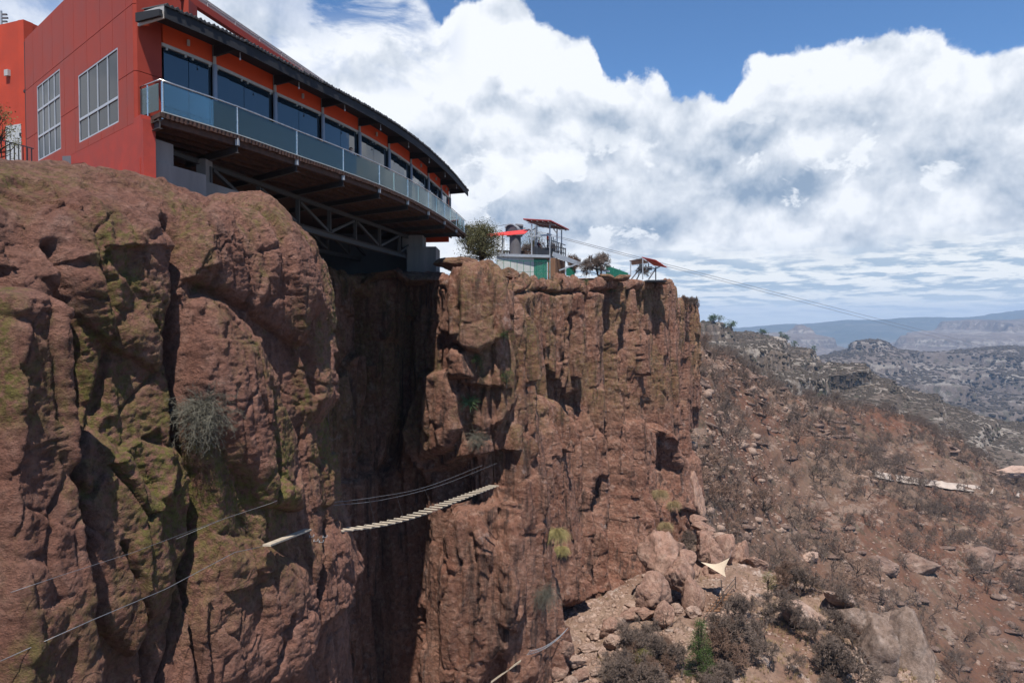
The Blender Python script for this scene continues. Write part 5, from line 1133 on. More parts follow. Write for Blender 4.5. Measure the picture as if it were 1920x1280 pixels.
pts, rad, V_, F_ = [], [], [], []
nl = 0; n0 = 0; pr_ = [blob(400+k, .3, 2, .6) for k in range(5)]; dl = fbm(HG*np.array([.012, .03, .03]), 3, seed=150)
while nl < 420:
    i = rn.randrange(4, nu_-4); j = rn.randrange(10, int(nv_*0.92)); p = HG[i, j]
    if not (1300 < hx[i, j] < 1960 and hy[i, j] < 1330) or dl[i, j] < rn.uniform(-.2, .25): continue
    ar = np.linalg.norm(np.cross(HG[i+1, j]-p, HG[i, j+1]-p))
    if rn.random() > ar/1.6: continue
    t_ = HG[min(i+3, nu_-1), j]-HG[i-3, j]; me = pr_[nl % 5]; co = np.empty(len(me.vertices)*3, np.float32); me.vertices.foreach_get('co', co); f = np.empty(len(me.loops), np.int32); me.loops.foreach_get('vertex_index', f)
    L_ = rn.uniform(1.2, 4.2); th_ = math.atan2(t_[1], t_[0])+rn.uniform(-.15, .15); tz = max(-.3, min(.3, t_[2]/max(.1, math.hypot(t_[0], t_[1])))); q = co.reshape(-1, 3)*np.array([L_, L_*.35, rn.uniform(.35, .85)]); c_, s_ = math.cos(th_), math.sin(th_)
    V_.append(np.stack([q[:, 0]*c_-q[:, 1]*s_, q[:, 0]*s_+q[:, 1]*c_, q[:, 2]+q[:, 0]*tz*.9], 1)+p); F_.append(f.reshape(-1, 3)+n0); n0 += len(q); nl += 1
tag(np_mesh('rock_ledges', np.vstack(V_), np.vstack(F_), M_hledge, smooth=False, tri=True), 'low broken rock ledges following the contours of the hillside', None, None, 'stuff')
def onhill(px, py):
    dd2 = (hx-px)**2+(hy-py)**2; k_ = np.unravel_index(np.argmin(dd2), dd2.shape); return Vector([float(q) for q in HG[k_]])
for px, py, rw, rh, sd_, lab in [(1650,1062,46,16,41,'left low bluff of dark rock in the band across the hillside'),(1725,1062,40,24,42,'rounded bluff with a shadowed overhang in the band across the hillside'),(1778,1066,18,18,43,'narrow dark rock between the two rounded bluffs'),(1835,1054,44,26,44,'largest rounded bluff at the right of the band across the hillside'),(1905,1060,44,14,45,'flat bluff running out at the right edge of the frame'),(1520,1045,22,10,46,'pale grey rock outcrop left of the bluffs'),(1895,884,44,9,47,'bare white rock dome on the far crest at the right edge')]:
    Y = onhill(px, py).y; boulder(px, py, rw, rh, Y, sd_, lab, 0.0, M_pale if sd_ > 45 else M_hledge, 'rock bluffs on the hillside')
tk = [(x, onhill(x, y-7)+Vector((0, 0, .7)), onhill(x, y+5)+Vector((0, 0, .7))) for x, y in [(1640+k*6, 893+40*(k/50)**0.8) for k in range(51)]]
mb = MB()
for (_, a, a2), (_, b, b2) in zip(tk[:-1], tk[1:]): z_ = Vector((0, 0, .12)); mb.add([a2+z_, b2+z_, b+z_, a+z_], [(0, 1, 2, 3)])
tag(mb.build('path', M_trk), None, None, None, 'structure')
def far_scrub(GRID, n_, r0, r1, seed, label, ymax):
    rr = np.random.RandomState(seed); gx, gy = proj(GRID); nu2, nv2 = GRID.shape[:2]; me = blob(500+seed, .35, 1, .6); co = np.empty(len(me.vertices)*3, np.float32); me.vertices.foreach_get('co', co); f = np.empty(len(me.loops), np.int32); me.loops.foreach_get('vertex_index', f); f = f.reshape(-1, 3); co = co.reshape(-1, 3)
    i, j = rr.randint(1, nu2-2, n_*6), rr.randint(1, nv2-2, n_*6); p = GRID[i, j]+(GRID[i+1, j]-GRID[i, j])*rr.rand(n_*6, 1)+(GRID[i, j+1]-GRID[i, j])*rr.rand(n_*6, 1)
    a_ = np.linalg.norm(np.cross(GRID[i+1, j]-GRID[i, j], GRID[i, j+1]-GRID[i, j]), axis=1); ok = (gx[i, j] > 1235) & (gx[i, j] < 1945) & (gy[i, j] < ymax) & (fbm(p/(r1*22), 4, 0.6, seed=seed) > rr.uniform(-.5, .25, n_*6)) & (rr.rand(n_*6) < a_/np.percentile(a_, 80)); p = p[ok][:n_]; r_s = rr.uniform(r0, r1, (len(p), 1, 1))
    V = co[None]*r_s*np.stack([rr.uniform(.8, 1.4, len(p)), rr.uniform(.8, 1.4, len(p)), rr.uniform(.6, 1, len(p))], 1)[:, None]+p[:, None]; F = f[None]+(np.arange(len(p))*len(co))[:, None, None]
    tag(np_mesh('scrub', V.reshape(-1, 3), F.reshape(-1, 3), M['scrub'], smooth=False, tri=True), label, None, None, 'stuff')
far_scrub(MG1, 6000, 1.0, 2.6, 1, 'dark scrub dotted over the grey mesa', 800)
far_scrub(MG2, 6000, 0.9, 2.3, 2, 'dark scrub dotted over the lower mesa', 900)
far_scrub(WG, 9000, 3.0, 7.5, 3, 'dark scrub over the canyon side', 900)
# shelf shrubs and trees, near enough to show their parts
sh_protos = [bare_tree(300+k, 1.0, 5, (4, 5), 0.0030, (1, 2, 3)[k % 3], 0.8, ('twig', 'twig', 'twig2')[k % 3], 0.30) for k in range(4)]
def shrub(px, py, h, k, label, group='leafless shrubs on the rock shelf', S=None, cat='shrub', name='leafless_shrub', Y=None):
    loc = (S or SS).at(px, py) if Y is None else W(px, py, Y); loc = loc+Vector((0, 0, -0.1)); return place_tree(sh_protos[k % 4], name, loc, h, rn.uniform(0, 6.28), label, cat, group)
named = [(1205,1235,3.0,0,'leafless shrub at the foot of the pale bench'),(1165,1290,3.2,1,'leafless shrub at the frame bottom left of the little green pine'),(1355,1245,3.4,2,'leafless thicket shrub right of the little green pine'),
 (1400,1215,3.6,3,'wide leafless shrub below the shade sail'),(1440,1150,3.4,0,'leafless tree with curved dark trunk right of the sail'),(1385,1160,2.6,1,'leafless shrub growing over the path railing'),
 (1240,1290,3.0,3,'leafless shrub directly below the pale bench'),(1470,1100,2.8,2,'leafless tree on the shelf crest with grass under it'),(1500,1110,2.6,1,'leafless tree at the crest left of the thin pale slab'),(1585,1150,2.6,0,'leafless shrub on top of the outcrop'),
 (1570,1270,3.6,1,'leafless bush in the gully left of the big outcrop boulders'),(1525,1215,2.4,3,'leafless bush on the grassy slab'),(1450,1250,2.8,0,'leafless bush among dry grass at the frame bottom'),(1620,1120,2.4,2,'leafless bush behind the outcrop crest'),(1250,1065,1.6,3,'small leafless bush on top of the boulder pile'),(1290,1030,2.2,1,'leafless bush behind the boulder pile')]
for px, py, h, k, lab in named: shrub(px, py, h, k, lab)
for k in range(44):
    px, py = rn.uniform(1130, 1620), rn.uniform(1150, 1310)
    if py < 1200 and px < 1330: continue
    shrub(px, py, rn.uniform(1.4, 2.6), k, 'leafless grey brown shrub in the thicket on the lower rock shelf', 'leafless shrubs filling the thicket on the rock shelf')
rim_p = [(1100,512,2.9,78,0,'wide leafless bush on the rim right of the launch platform'),(1125,514,2.6,79,1,'russet leafless bush between the ramp and the green fence'),(1078,508,2.2,79,2,'smaller leafless bush behind the grey ramp'),(1192,522,2.0,85,3,'leafless bush under the grey slope of the gantry roof')]
for px, py, h, Y, k, lab in rim_p: shrub(px, py, h, k, lab, 'leafless bushes on the cliff rim', None, 'bush', 'leafless_bush', Y)
for k in range(16):
    px = 1276+k*2.0; shrub(px, rn.uniform(571, 576), rn.uniform(1.2, 2.2), k, 'low leafless bush on the second headland of the rim', 'low bushes on the second headland', None, 'bush', 'leafless_bush', 126+rn.uniform(-3, 8))
for k in range(3): shrub((985, 1012, 1022)[k], 488, 2.6, k+1, ('leafless bush behind the dark cable tower', 'leafless bush behind the launch platform, left one', 'leafless bush behind the launch platform, right one')[k], 'leafless bushes on the cliff rim', None, 'bush', 'leafless_bush', 90)

def leafy(name, loc, w_, h, n, leaf, m, label, cat, seed, cone=False, clumps=60, trunk_h=0.25, group=None):
    r_ = random.Random(seed); o = empty(name, loc, label, cat, group); wd = TB(); lf = TB(); L = Vector((0, 0, 0))
    wd.seg(L-Vector((0, 0, .3)), L+Vector((0, 0, h*trunk_h*1.5)), 0.05*w_, 0.035*w_)
    for k in range(clumps):
        z = r_.random()**(1.3 if cone else 0.8); a = r_.uniform(0, 6.28); pr = (1-z)*0.95+0.06 if cone else math.sqrt(max(0.03, 1-(2*z-0.9)**2*0.9))*r_.uniform(0.35, 1.0)
        pr *= r_.uniform(0.6, 1.12); c_ = Vector((math.cos(a)*pr*w_/2, math.sin(a)*pr*w_/2, h*(trunk_h*(0.4 if cone else 0.7)+z*(1-trunk_h*0.6))))
        b0 = Vector((0, 0, c_.z*0.55)); mid = (b0+c_)/2+Vector((r_.gauss(0, .08), r_.gauss(0, .08), r_.gauss(0, .05)))*w_*.5; wd.seg(b0, mid, 0.018*w_, 0.010*w_); wd.seg(mid, c_, 0.010*w_, 0.004*w_)
        cs = w_*r_.uniform(0.06, 0.12)
        for j in range(n//clumps):
            q = c_+Vector((r_.gauss(0, cs), r_.gauss(0, cs), r_.gauss(0, cs*0.75))); lf.leaf(q, leaf*r_.uniform(.6, 1.3), r_)
    for nm, t_, m_ in (('trunk', wd, M['bark']), ('foliage', lf, m)):
        c_ = bpy.data.objects.new(nm, t_.mesh(nm, m_)); C.objects.link(c_); c_.parent = o
    return o
leafy('juniper_bush', W(902, 490, 60), 4.0, 3.1, 15000, 0.11, M['juniper'], 'round olive green juniper bush at the end of the glass balcony', 'bush', 5, clumps=150, trunk_h=0.08)
leafy('juniper_bush', W(878, 470, 64), 2.0, 2.2, 3000, 0.10, M['juniper'], 'small juniper bush tucked behind the balcony corner', 'bush', 6, clumps=40)
leafy('pine_tree', SS.at(1312, 1262)+Vector((0, 0, -.1)), 2.1, 4.3, 9000, 0.075, M['pine'], 'small bright green conical pine on the slope below the bench', 'tree', 8, cone=True, clumps=110, trunk_h=0.12)
leafy('olive_shrub', SS.at(1205, 1262), 1.7, 1.7, 2600, 0.07, M['olive'], 'olive green shrub left of the little pine at the frame bottom', 'shrub', 9, clumps=36)
leafy('olive_shrub', SS.at(1440, 1115), 1.6, 2.0, 1500, 0.07, M['olive'], 'yellow green shrub on the shelf right of the railing', 'shrub', 10, clumps=30)
leafy('olive_shrub', SS.at(1452, 1150), 1.2, 1.0, 900, 0.07, M['olive'], 'low yellow green shrub in front of the curved trunk', 'shrub', 11, clumps=20)
leafy('leafy_bush', W(-6, 312, 21.5), 1.5, 1.9, 2600, 0.055, M['olive'], 'yellowing leafy bush at the left edge on top of the near rock', 'bush', 12, clumps=46)
leafy('tree', W(1000, 490, 92), 4.5, 3.6, 2400, 0.12, M['juniper'], 'thin leafed tree behind the cable tower', 'tree', 13, clumps=44)
for px, py, s_, lab in ((893, 690, 0.9, 'green leafy bush on the ledge of the sunlit ridge'), (945, 640, 0.8, 'small green bush in the cleft of the ridge'), (950, 720, 0.9, 'green bush on the lower ledge of the ridge'), (1005, 505, 0.5, 'tiny green bush in the crack under the fence'), (1146, 552, 0.8, 'tiny bright green bush in a crack near the rim'), (1100, 535, 0.6, 'tiny green bush on the top edge of the main wall')):
    leafy('cliff_bush', SA.at(px, py, 0.1), s_*1.4, s_, 700, 0.06, M['pine'], lab, 'bush', int(px), clumps=22)
mv = np.empty(len(mesa1.data.vertices)*3, np.float32); mesa1.data.vertices.foreach_get('co', mv); mv = mv.reshape(-1, 3); mvx, mvy = proj(mv)
def mesa_top(px): k_ = np.where(np.abs(mvx-px) < 3)[0]; v_ = mv[k_[np.argmin(mvy[k_])]]; return Vector((float(v_[0]), float(v_[1]), float(v_[2])-0.8))
for k in range(14):
    px, Y = 1325+rn.uniform(0, 1)**1.3*230, rn.uniform(760, 850); leafy('juniper_tree', mesa_top(px), rn.uniform(8, 17), rn.uniform(5, 9), 260, 1.1, M['pine'], 'tiny dark green tree on the edge of the distant grey mesa', 'tree', 700+k, clumps=16, group='trees on the distant mesa edge')

# hanging tangle on the near rock, agave, grass tufts
def tangle(px, py, w_, h, label, m, n=420, S=None, seed=1):
    r_ = random.Random(seed); o = empty('hanging_bush', (S or SN).at(px, py, 0.15), label, 'bush'); t_ = TB()
    for k in range(n):
        a = r_.gauss(0, 0.5); p = Vector((0.15+r_.gauss(0, .12), -r_.random()*.2, r_.gauss(0, .15))); d = Vector((math.sin(a)*1.5+r_.gauss(0, .4), -0.5*r_.random(), 0.9-r_.random()*1.8)).normalized()
        L = r_.uniform(0.5, 1.0)*h; ns = 7
        for j in range(ns):
            d = (d+Vector((r_.gauss(0, .42), r_.gauss(0, .22), r_.gauss(0, .38)-0.20))).normalized(); q = p+d*L/ns; t_.seg(p, q, 0.0045, 0.0035)
            for _ in range(3):
                e = (d+Vector((r_.gauss(0, .8), r_.gauss(0, .5), r_.gauss(0, .7)))).normalized(); t_.seg(q, q+e*r_.uniform(.05, .18), 0.0035, 0.002)
            p = q
    c_ = bpy.data.objects.new('twigs', t_.mesh('twigs', m)); C.objects.link(c_); c_.parent = o; return o
tangle(375, 770, 0.75, 1.15, 'dry grey green bush hanging from the crack of the near rock', M['twig3'], 260)
tangle(890, 820, 0.8, 1.1, 'dry tuft hanging under the agave on the ridge', M['twig3'], 150, SF, seed=3)
tangle(1018, 1110, 1.0, 1.6, 'grey green bush hanging on the lower buttress', M['twig3'], 200, SF, seed=4)
def tuft(name, px, py, r, n, m, label, cat, S, droop=0.5, up=0.6, wd_=0.02, seed=1, flat=0.35, group=None, loc=None):
    r_ = random.Random(seed); me_ = TB()
    for k in range(n):
        a = r_.uniform(0, 6.28); d = Vector((math.cos(a), -abs(math.sin(a))*flat-0.1 if flat < 1 else math.sin(a), up+r_.gauss(0, .35))).normalized(); p = Vector((r_.gauss(0, .1), 0, r_.gauss(0, .1)))*r; L = r*r_.uniform(.7, 1.1); ns = 4
        for j in range(ns):
            q = p+d*L/ns; me_.seg(p, q, wd_*(1-j/ns), wd_*(1-(j+1)/ns)+0.001); p = q; d = (d+Vector((0, 0, -droop))).normalized()
    o = bpy.data.objects.new(name, me_.mesh(name, m)); C.objects.link(o); o.location = loc if loc is not None else S.at(px, py, 0.1); return tag(o, label, cat, group)
tuft('agave', 880, 755, 0.95, 70, M['agave'], 'spiky green agave rosette on the shaded ledge of the ridge', 'plant', SF, droop=0.10, up=0.35, wd_=0.035)
for i, (px, py, r, lab, mm) in enumerate([(1042,1000,1.5,'big yellow green grass tuft spilling over the lower buttress','ggrass'),(1052,1030,1.2,'yellow green grass hanging just below the big tuft','ggrass'),(1236,925,1.7,'straw coloured grass tuft left of the dark hollow','straw'),(1262,945,1.4,'straw coloured grass tuft in the dark hollow','straw'),(1246,985,1.5,'straw coloured grass tuft below the dark hollow','straw')]):
    tuft('grass_tuft', px, py, r*0.85, 420, M[mm], lab, 'grass tuft', SF, droop=0.62, up=0.35, wd_=0.018, seed=i+3)
gb = TB(); r_ = random.Random(77)
gd = fbm(SG*0.12, 3, seed=140)
k = 0
while k < 900:
    i = r_.randrange(2, SG.shape[0]-2); j = r_.randrange(2, SG.shape[1]-2)
    if not (1120 < sx[i, j] < 1760 and 1080 < sy[i, j] < 1310) or gd[i, j] < r_.uniform(-0.1, 0.3): continue
    p0 = Vector(SG[i, j]); k += 1
    for _ in range(9):
        d = Vector((r_.gauss(0, .5), r_.gauss(0, .5), 1)).normalized(); L = r_.uniform(.2, .5); gb.seg(p0, p0+d*L, 0.012, 0.003)
o = bpy.data.objects.new('dry_grass', gb.mesh('dry_grass', M['straw'])); C.objects.link(o); tag(o, 'dry straw coloured grass on the rock shelf', None, None, 'stuff')
# prickly pear pads
pp = empty('prickly_pear', SS.at(1486, 1160)+Vector((0, 0, .1)), 'blue green prickly pear on the grassy slab', 'cactus'); r_ = random.Random(4)
for k in range(9):
    mb = MB(); c_ = wloc(pp)+Vector((r_.uniform(-.5, .5), r_.uniform(-.2, .2), r_.uniform(0, .5))); a = r_.uniform(0, 3); mb.tube(c_, c_+Vector((math.cos(a)*.04, math.sin(a)*.04, .01)), 0.16, 10); mb.build('pad', M['agave'], pp)
db = empty('dead_branch', SS.at(1250, 1178)+Vector((0, 0, .1)), 'dark dead forked branch standing on the pale bench', 'branch'); wd, tw = TB(), TB(); r_ = random.Random(15)
for k in range(3): grow(wd, tw, Vector((0, 0, -.1)), Vector((r_.uniform(-.9, .9), -.1, .8)).normalized(), 0.9, 0.06, 0, r_, .9, (2, 2), .3, 0, 3, 0.014)
for nm, t_ in (('limb', wd), ('twigs', tw)): c_ = bpy.data.objects.new(nm, t_.mesh(nm, M['bark'])); C.objects.link(c_); c_.parent = db

# ------------------------------------------------------------------ via ferrata, bridges, sail, railing
def pcat(pts, n):
    K = np.array([list(W(*p)) for p in pts]); return [Vector(v) for v in cat_idx(K, np.linspace(0, len(K)-1-1e-6, n))]
bridge = empty('plank_bridge', W(775, 965, 33), 'hanging bridge of pale wooden planks across the dark cleft', 'bridge')
bp = pcat([(620,995,25.6),(700,985,28.8),(775,966,32.8),(850,938,38.3),(928,909,46.6)], 400)
ds_ = [0.0]
for a, b in zip(bp[:-1], bp[1:]): ds_.append(ds_[-1]+(b-a).length)
NPL = 30
for k in range(NPL):
    t = ds_[-1]*(k+0.5)/NPL; i = next(i for i in range(400) if ds_[i] >= t); p = bp[i]; d = (bp[min(i+2, 399)]-bp[i-2]).normalized(); sd_ = Vector((d.y, -d.x, 0)).normalized()*0.36+d*rn.uniform(-.03, .03)
    MB().beam(p-sd_, p+sd_, 0.13, 0.04).build('plank', M['plank'], bridge)
for s_ in (-1, 1): MB().path([p+Vector((0.34*s_, 0, -0.035)) for p in bp[::16]], 0.009, 5).build('cable', M['cable'], bridge)
h1_ = pcat([(606,943,25.6),(700,932,29),(800,912,35),(905,872,44.5)], 24); h2_ = pcat([(612,948,25.8),(720,936,30),(830,908,37),(932,868,46.8)], 24)
for k, h_ in enumerate((h1_, h2_)): MB().path(h_, 0.009, 5).build('hand_cable', M['cable'], bridge)
for k in (7, 11, 15): MB().path([h1_[k], bp[int(k/23*399)]+Vector((-.3, 0, 0))], 0.006, 4).build('hanger', M['cable'], bridge)
MB().path([W(606, 484, 33), W(612, 700, 30.4), W(625, 950, 27.6)], 0.005, 4).build('hanging_rope', M['cable'], None)
tag(bpy.data.objects['hanging_rope'], 'thin rope hanging down the dark cleft from the deck', 'rope')
def onrock(pts, S, out=0.12): return [S.at(x, y, out) for x, y in pts]
for i, (pts_, lab) in enumerate([([(0,1239),(170,1163),(310,1104),(440,1035),(492,1024)], 'main safety cable slanting up across the near rock'), ([(20,1110),(115,1078),(250,1035),(410,975)], 'thin second cable on the near rock above the main cable'), ([(330,1010),(420,972),(505,944),(520,938)], 'short cable pinned to the near rock above the single plank')]):
    P_ = onrock(pts_, SN, 0.32); o = MB().path(P_, 0.008 if i == 0 else 0.005, 5).build('safety_cable', M['cable'], smooth=True); tag(o, lab, 'cable')
a, b = SN.at(500, 1022, 0.35), SN.at(578, 992, 0.35); o = MB().beam(a, b, 0.24, 0.05).build('foot_plank', M['plank']); tag(o, 'single wooden plank fixed across the face of the near rock', 'plank')
st_ = empty('rung', SN.at(592, 1008, .2), 'row of steel stirrup rungs between the plank and the bridge', 'rung')
for px, py in ((586, 1002), (594, 1010), (604, 1012), (611, 1003)):
    a = SN.at(px-5, py+1, .1); b = a+Vector((0.16, -0.08, .05)); MB().path([a, a+Vector((.02, -.12, -.03)), b+Vector((.02, -.12, -.03)), b], 0.012, 5).build('stirrup', M['galv'], st_)
o = MB().beam(SF.at(921, 1278, .3), SF.at(976, 1238, .3), 0.26, 0.06).build('foot_plank', M['plank']); tag(o, 'lowest wooden plank on the dark ridge at the frame bottom', 'plank')
o = MB().beam(SF.at(1122, 1154, .4), SF.at(1141, 1118, .4), 0.22, 0.06).build('foot_plank', M['plank']); tag(o, 'steep wooden plank beside the pale rocks at the cliff foot', 'plank')
lad = empty('chain_ladder', SF.at(1030, 1200, .3), 'sagging chain ladder bridge between the two lower buttresses', 'ladder')
a0_, a1_ = SF.at(990, 1223, .5), SF.at(1062, 1180, .5); n = 22
def lp(t, o_): return a0_+(a1_-a0_)*t+Vector((0, 0, -0.35*4*t*(1-t)+o_))
for o_ in (0.14, -0.14): MB().path([lp(k/n, o_)+Vector((0.1 if o_ > 0 else -0.1, 0, 0)) for k in range(n+1)], 0.014, 5).build('rail', M['galv'], lad)
for k in range(n): MB().beam(lp((k+.5)/n, 0.14)+Vector((.1, 0, 0)), lp((k+.5)/n, -0.14)-Vector((.1, 0, 0)), 0.02, 0.03).build('rung', M['galv'], lad)
# shade sail
sl_ = empty('shade_sail', W(1330, 1070, 62), 'beige triangular shade sail stretched over the path', 'shade sail')
A1_, B1_, C1_ = W(1368, 1045, 64), W(1361, 1081, 61), W(1314, 1053, 66); N_ = 14; V_, F_ = [], []
def spt(i, j):
    u, v = i/N_, j/N_; p = A1_*(1-u-v)+B1_*u+C1_*v; c_ = (A1_+B1_+C1_)/3; e_ = 4*((1-u-v)*u+u*v+v*(1-u-v)); edge_ = min(u, v, 1-u-v); return p+(c_-p)*0.55*(1-4*edge_ if edge_ < .25 else 0)*e_*0.6-Vector((0, 0, 0.22*e_))
idx = {}
for i in range(N_+1):
    for j in range(N_+1-i): idx[i, j] = len(V_); V_.append(spt(i, j))
for i in range(N_):
    for j in range(N_-i):
        F_.append((idx[i, j], idx[i+1, j], idx[i, j+1]))
        if i+j < N_-1: F_.append((idx[i+1, j], idx[i+1, j+1], idx[i, j+1]))
mb = MB(); mb.v = [tuple(v) for v in V_]; mb.f = [list(f) for f in F_]; mb.build('cloth', M['sail'], sl_, smooth=True)
for p, q in ((A1_, W(1372, 1030, 66)), (C1_, SF.at(1300, 1040, .1)), (B1_, W(1352, 1093, 61))): MB().path([p, q], 0.012, 4).build('rope', M['cable'], sl_)
MB().tube(W(1352, 1086, 61), W(1355, 1130, 60.5), 0.05, 8).build('post', M['bark'], sl_)
rl = empty('path_railing', SS.at(1335, 1135), 'rough pole railing along the pale path below the sail', 'railing')
rp_ = [W(1320, 1160, 58.0), W(1343, 1128, 59.5), W(1356, 1112, 61), W(1379, 1085, 64)]
for p in rp_: MB().tube(p+Vector((0, 0, -.9)), p+Vector((0, 0, .25)), 0.045, 7).build('post', M['bark'], rl)
for z in (0.12, -0.35): MB().path([p+Vector((0, 0, z)) for p in rp_], 0.035, 6).build('rail', M['bark'], rl)
mb = MB()
for k in range(7): p = SS.at(1337+k*4, 1146-k*5)+Vector((0, 0, .06)); mb.beam(p-Vector((.6, 0, 0)), p+Vector((.6, .1, 0)), 0.22, 0.10)
mb.build('wooden_steps', M['timber']); tag(bpy.data.objects['wooden_steps'], 'short flight of brown wooden steps on the path below the sail', 'steps')

# ------------------------------------------------------------------ people
M['skin'] = simple('skin', (0.42, 0.24, 0.17), 0.6, var=0.05); M['hair'] = simple('dark_hair', (0.015, 0.010, 0.008), 0.7)
M['wshirt'] = simple('white_cloth', (0.62, 0.63, 0.66), 0.9, var=0.05); M['jeans'] = simple('blue_denim', (0.035, 0.05, 0.10), 0.9); M['dcloth'] = simple('dark_cloth', (0.018, 0.020, 0.028), 0.9)
M['rshirt'] = simple('red_orange_cloth', (0.55, 0.055, 0.025), 0.9, var=0.08); M['harness'] = simple('black_harness', (0.012, 0.012, 0.014), 0.8); M['helmet'] = simple('dark_helmet', (0.03, 0.03, 0.035), 0.35)
def person(loc, rz, label, top, legs, pose, hat=None, group=None):
    """one skinned body; clothes are close-fitting shells over it"""
    o = empty('person', loc, label, 'person', group, rz)
    J = {'pel': (0, 0, .95), 'wai': (0, -.01, 1.10), 'che': (0, 0, 1.30), 'nec': (0, .01, 1.47), 'hd0': (0, .02, 1.56), 'hd1': (0, .02, 1.66), 'hd2': (0, .01, 1.73),
         'hl': (.09, 0, .92), 'kl': (.11, .03, .50), 'al': (.12, -.02, .09), 'tl': (.13, .14, .03), 'hr': (-.09, 0, .92), 'kr': (-.11, .03, .50), 'ar': (-.12, -.02, .09), 'tr': (-.13, .14, .03),
         'sl': (.19, 0, 1.42), 'el': (.25, .0, 1.14), 'wl': (.25, .10, .90), 'fl': (.25, .13, .82), 'sr': (-.19, 0, 1.42), 'er': (-.25, .0, 1.14), 'wr': (-.25, .10, .90), 'fr': (-.25, .13, .82)}
    J.update(pose); rad = {'pel': .135, 'wai': .115, 'che': .14, 'nec': .055, 'hd0': .075, 'hd1': .098, 'hd2': .07, 'hl': .085, 'kl': .058, 'al': .040, 'tl': .035, 'hr': .085, 'kr': .058, 'ar': .040, 'tr': .035, 'sl': .06, 'el': .042, 'wl': .030, 'fl': .030, 'sr': .06, 'er': .042, 'wr': .030, 'fr': .030}
    ks = list(J); E = [('pel','wai'),('wai','che'),('che','nec'),('nec','hd0'),('hd0','hd1'),('hd1','hd2'),('pel','hl'),('hl','kl'),('kl','al'),('al','tl'),('pel','hr'),('hr','kr'),('kr','ar'),('ar','tr'),('che','sl'),('sl','el'),('el','wl'),('wl','fl'),('che','sr'),('sr','er'),('er','wr'),('wr','fr')]
    V = [Vector(J[k]) for k in ks]; rr = [rad[k] for k in ks]; EE = [(ks.index(a), ks.index(b)) for a, b in E]
    for sd_ in 'lr':                                                        # five fingers on each hand
        b = ks.index('f'+sd_); wv, fv = Vector(J['w'+sd_]), Vector(J['f'+sd_]); d = (fv-wv).normalized(); s_ = d.cross(Vector((0, 0, 1))).normalized() if abs(d.z) < .9 else Vector((0, 1, 0))
        for q in range(5):
            V.append(fv+d*(.075-.012*abs(q-2))*(1 if q else .4)+s_*(q-2)*.019+(s_*-.03 if q == 0 else Vector((0, 0, 0)))); rr.append(.009); EE.append((b, len(V)-1))
    me = bpy.data.meshes.new('body'); me.from_pydata([tuple(v) for v in V], EE, []); t_ = bpy.data.objects.new('body', me); C.objects.link(t_)
    md = t_.modifiers.new('skin', 'SKIN'); 
    for i, r in enumerate(rr): me.skin_vertices[0].data[i].radius = (r, r*(0.8 if ks[i:i+1] and ks[i] in ('pel', 'wai', 'che') else 1.0))
    me.skin_vertices[0].data[0].use_root = True; ss = t_.modifiers.new('sub', 'SUBSURF'); ss.levels = 2; ss.render_levels = 2
    dg = bpy.context.evaluated_depsgraph_get(); dg.update(); m2 = bpy.data.meshes.new_from_object(t_.evaluated_get(dg)); bpy.data.objects.remove(t_)
    co = np.empty(len(m2.vertices)*3, np.float32); m2.vertices.foreach_get('co', co); co = co.reshape(-1, 3); no = np.array([tuple(v.normal) for v in m2.vertices]); F_ = [tuple(p.vertices) for p in m2.polygons]
    m2.materials.clear(); m2.materials.append(M['skin']); m2.polygons.foreach_set('use_smooth', [True]*len(m2.polygons)); bo = bpy.data.objects.new('body', m2); C.objects.link(bo); bo.parent = o
    pel, nec = Vector(J['pel']), Vector(J['nec'])
    def shell(name, keep, off, m):
        ff = [f for f in F_ if all(keep[i] for i in f)]; used = sorted({i for f in ff for i in f}); mp = {i: k for k, i in enumerate(used)}
        mm = bpy.data.meshes.new(name); mm.from_pydata([tuple(co[i]+no[i]*off) for i in used], [], [tuple(mp[i] for i in f) for f in ff]); mm.materials.append(m); mm.polygons.foreach_set('use_smooth', [True]*len(ff)); c_ = bpy.data.objects.new(name, mm); C.objects.link(c_); c_.parent = o
    def dseg(a, b):
        a, b = np.array(J[a]), np.array(J[b]); t = np.clip(((co-a)@(b-a))/((b-a)@(b-a)), 0, 1); return np.linalg.norm(co-a-t[:, None]*(b-a), axis=1)
    dT = np.minimum.reduce([dseg('pel', 'che'), dseg('che', 'nec'), dseg('che', 'sl'), dseg('che', 'sr'), dseg('sl', 'el'), dseg('sr', 'er')]); dL = np.minimum.reduce([dseg('pel', 'hl'), dseg('pel', 'hr'), dseg('hl', 'kl'), dseg('hr', 'kr'), dseg('kl', 'al'), dseg('kr', 'ar')]); dH = np.minimum(dseg('hd0', 'hd2'), dseg('nec', 'hd0')); dA = np.minimum(dseg('el', 'fl'), dseg('er', 'fr'))
    isT = (co[:, 2] > J['pel'][2]-.03) & (dT <= dL+.02) & (dT < dH) & (dT < dA+.02); isL = ((dL < dT+.03) | (co[:, 2] <= J['pel'][2])) & (dL < dA) & (co[:, 2] < J['pel'][2]+.06) & (co[:, 2] > (.10 if J['al'][2] > .05 else -1))
    shell('shirt', isT, .016, top); shell('trousers', isL, .013, legs); h0_, h1_ = np.array(J['hd0']), np.array(J['hd2'])
    hd = (dH < dT) & (dH < dA) & (co @ (h1_-h0_)/np.linalg.norm(h1_-h0_) > (h0_*.35+h1_*.65) @ (h1_-h0_)/np.linalg.norm(h1_-h0_)-0.02*0) ; back_ = (dH < dT) & (dH < dA) & (co[:, 1] < J['hd1'][1]-.015) & (co[:, 2] > J['hd0'][2]-.02)
    shell('hair', hd | back_, .014, M['hair'])
    if hat: shell('helmet', hd, .035, hat)
    fc = TB(); hc = Vector(J['hd1'])
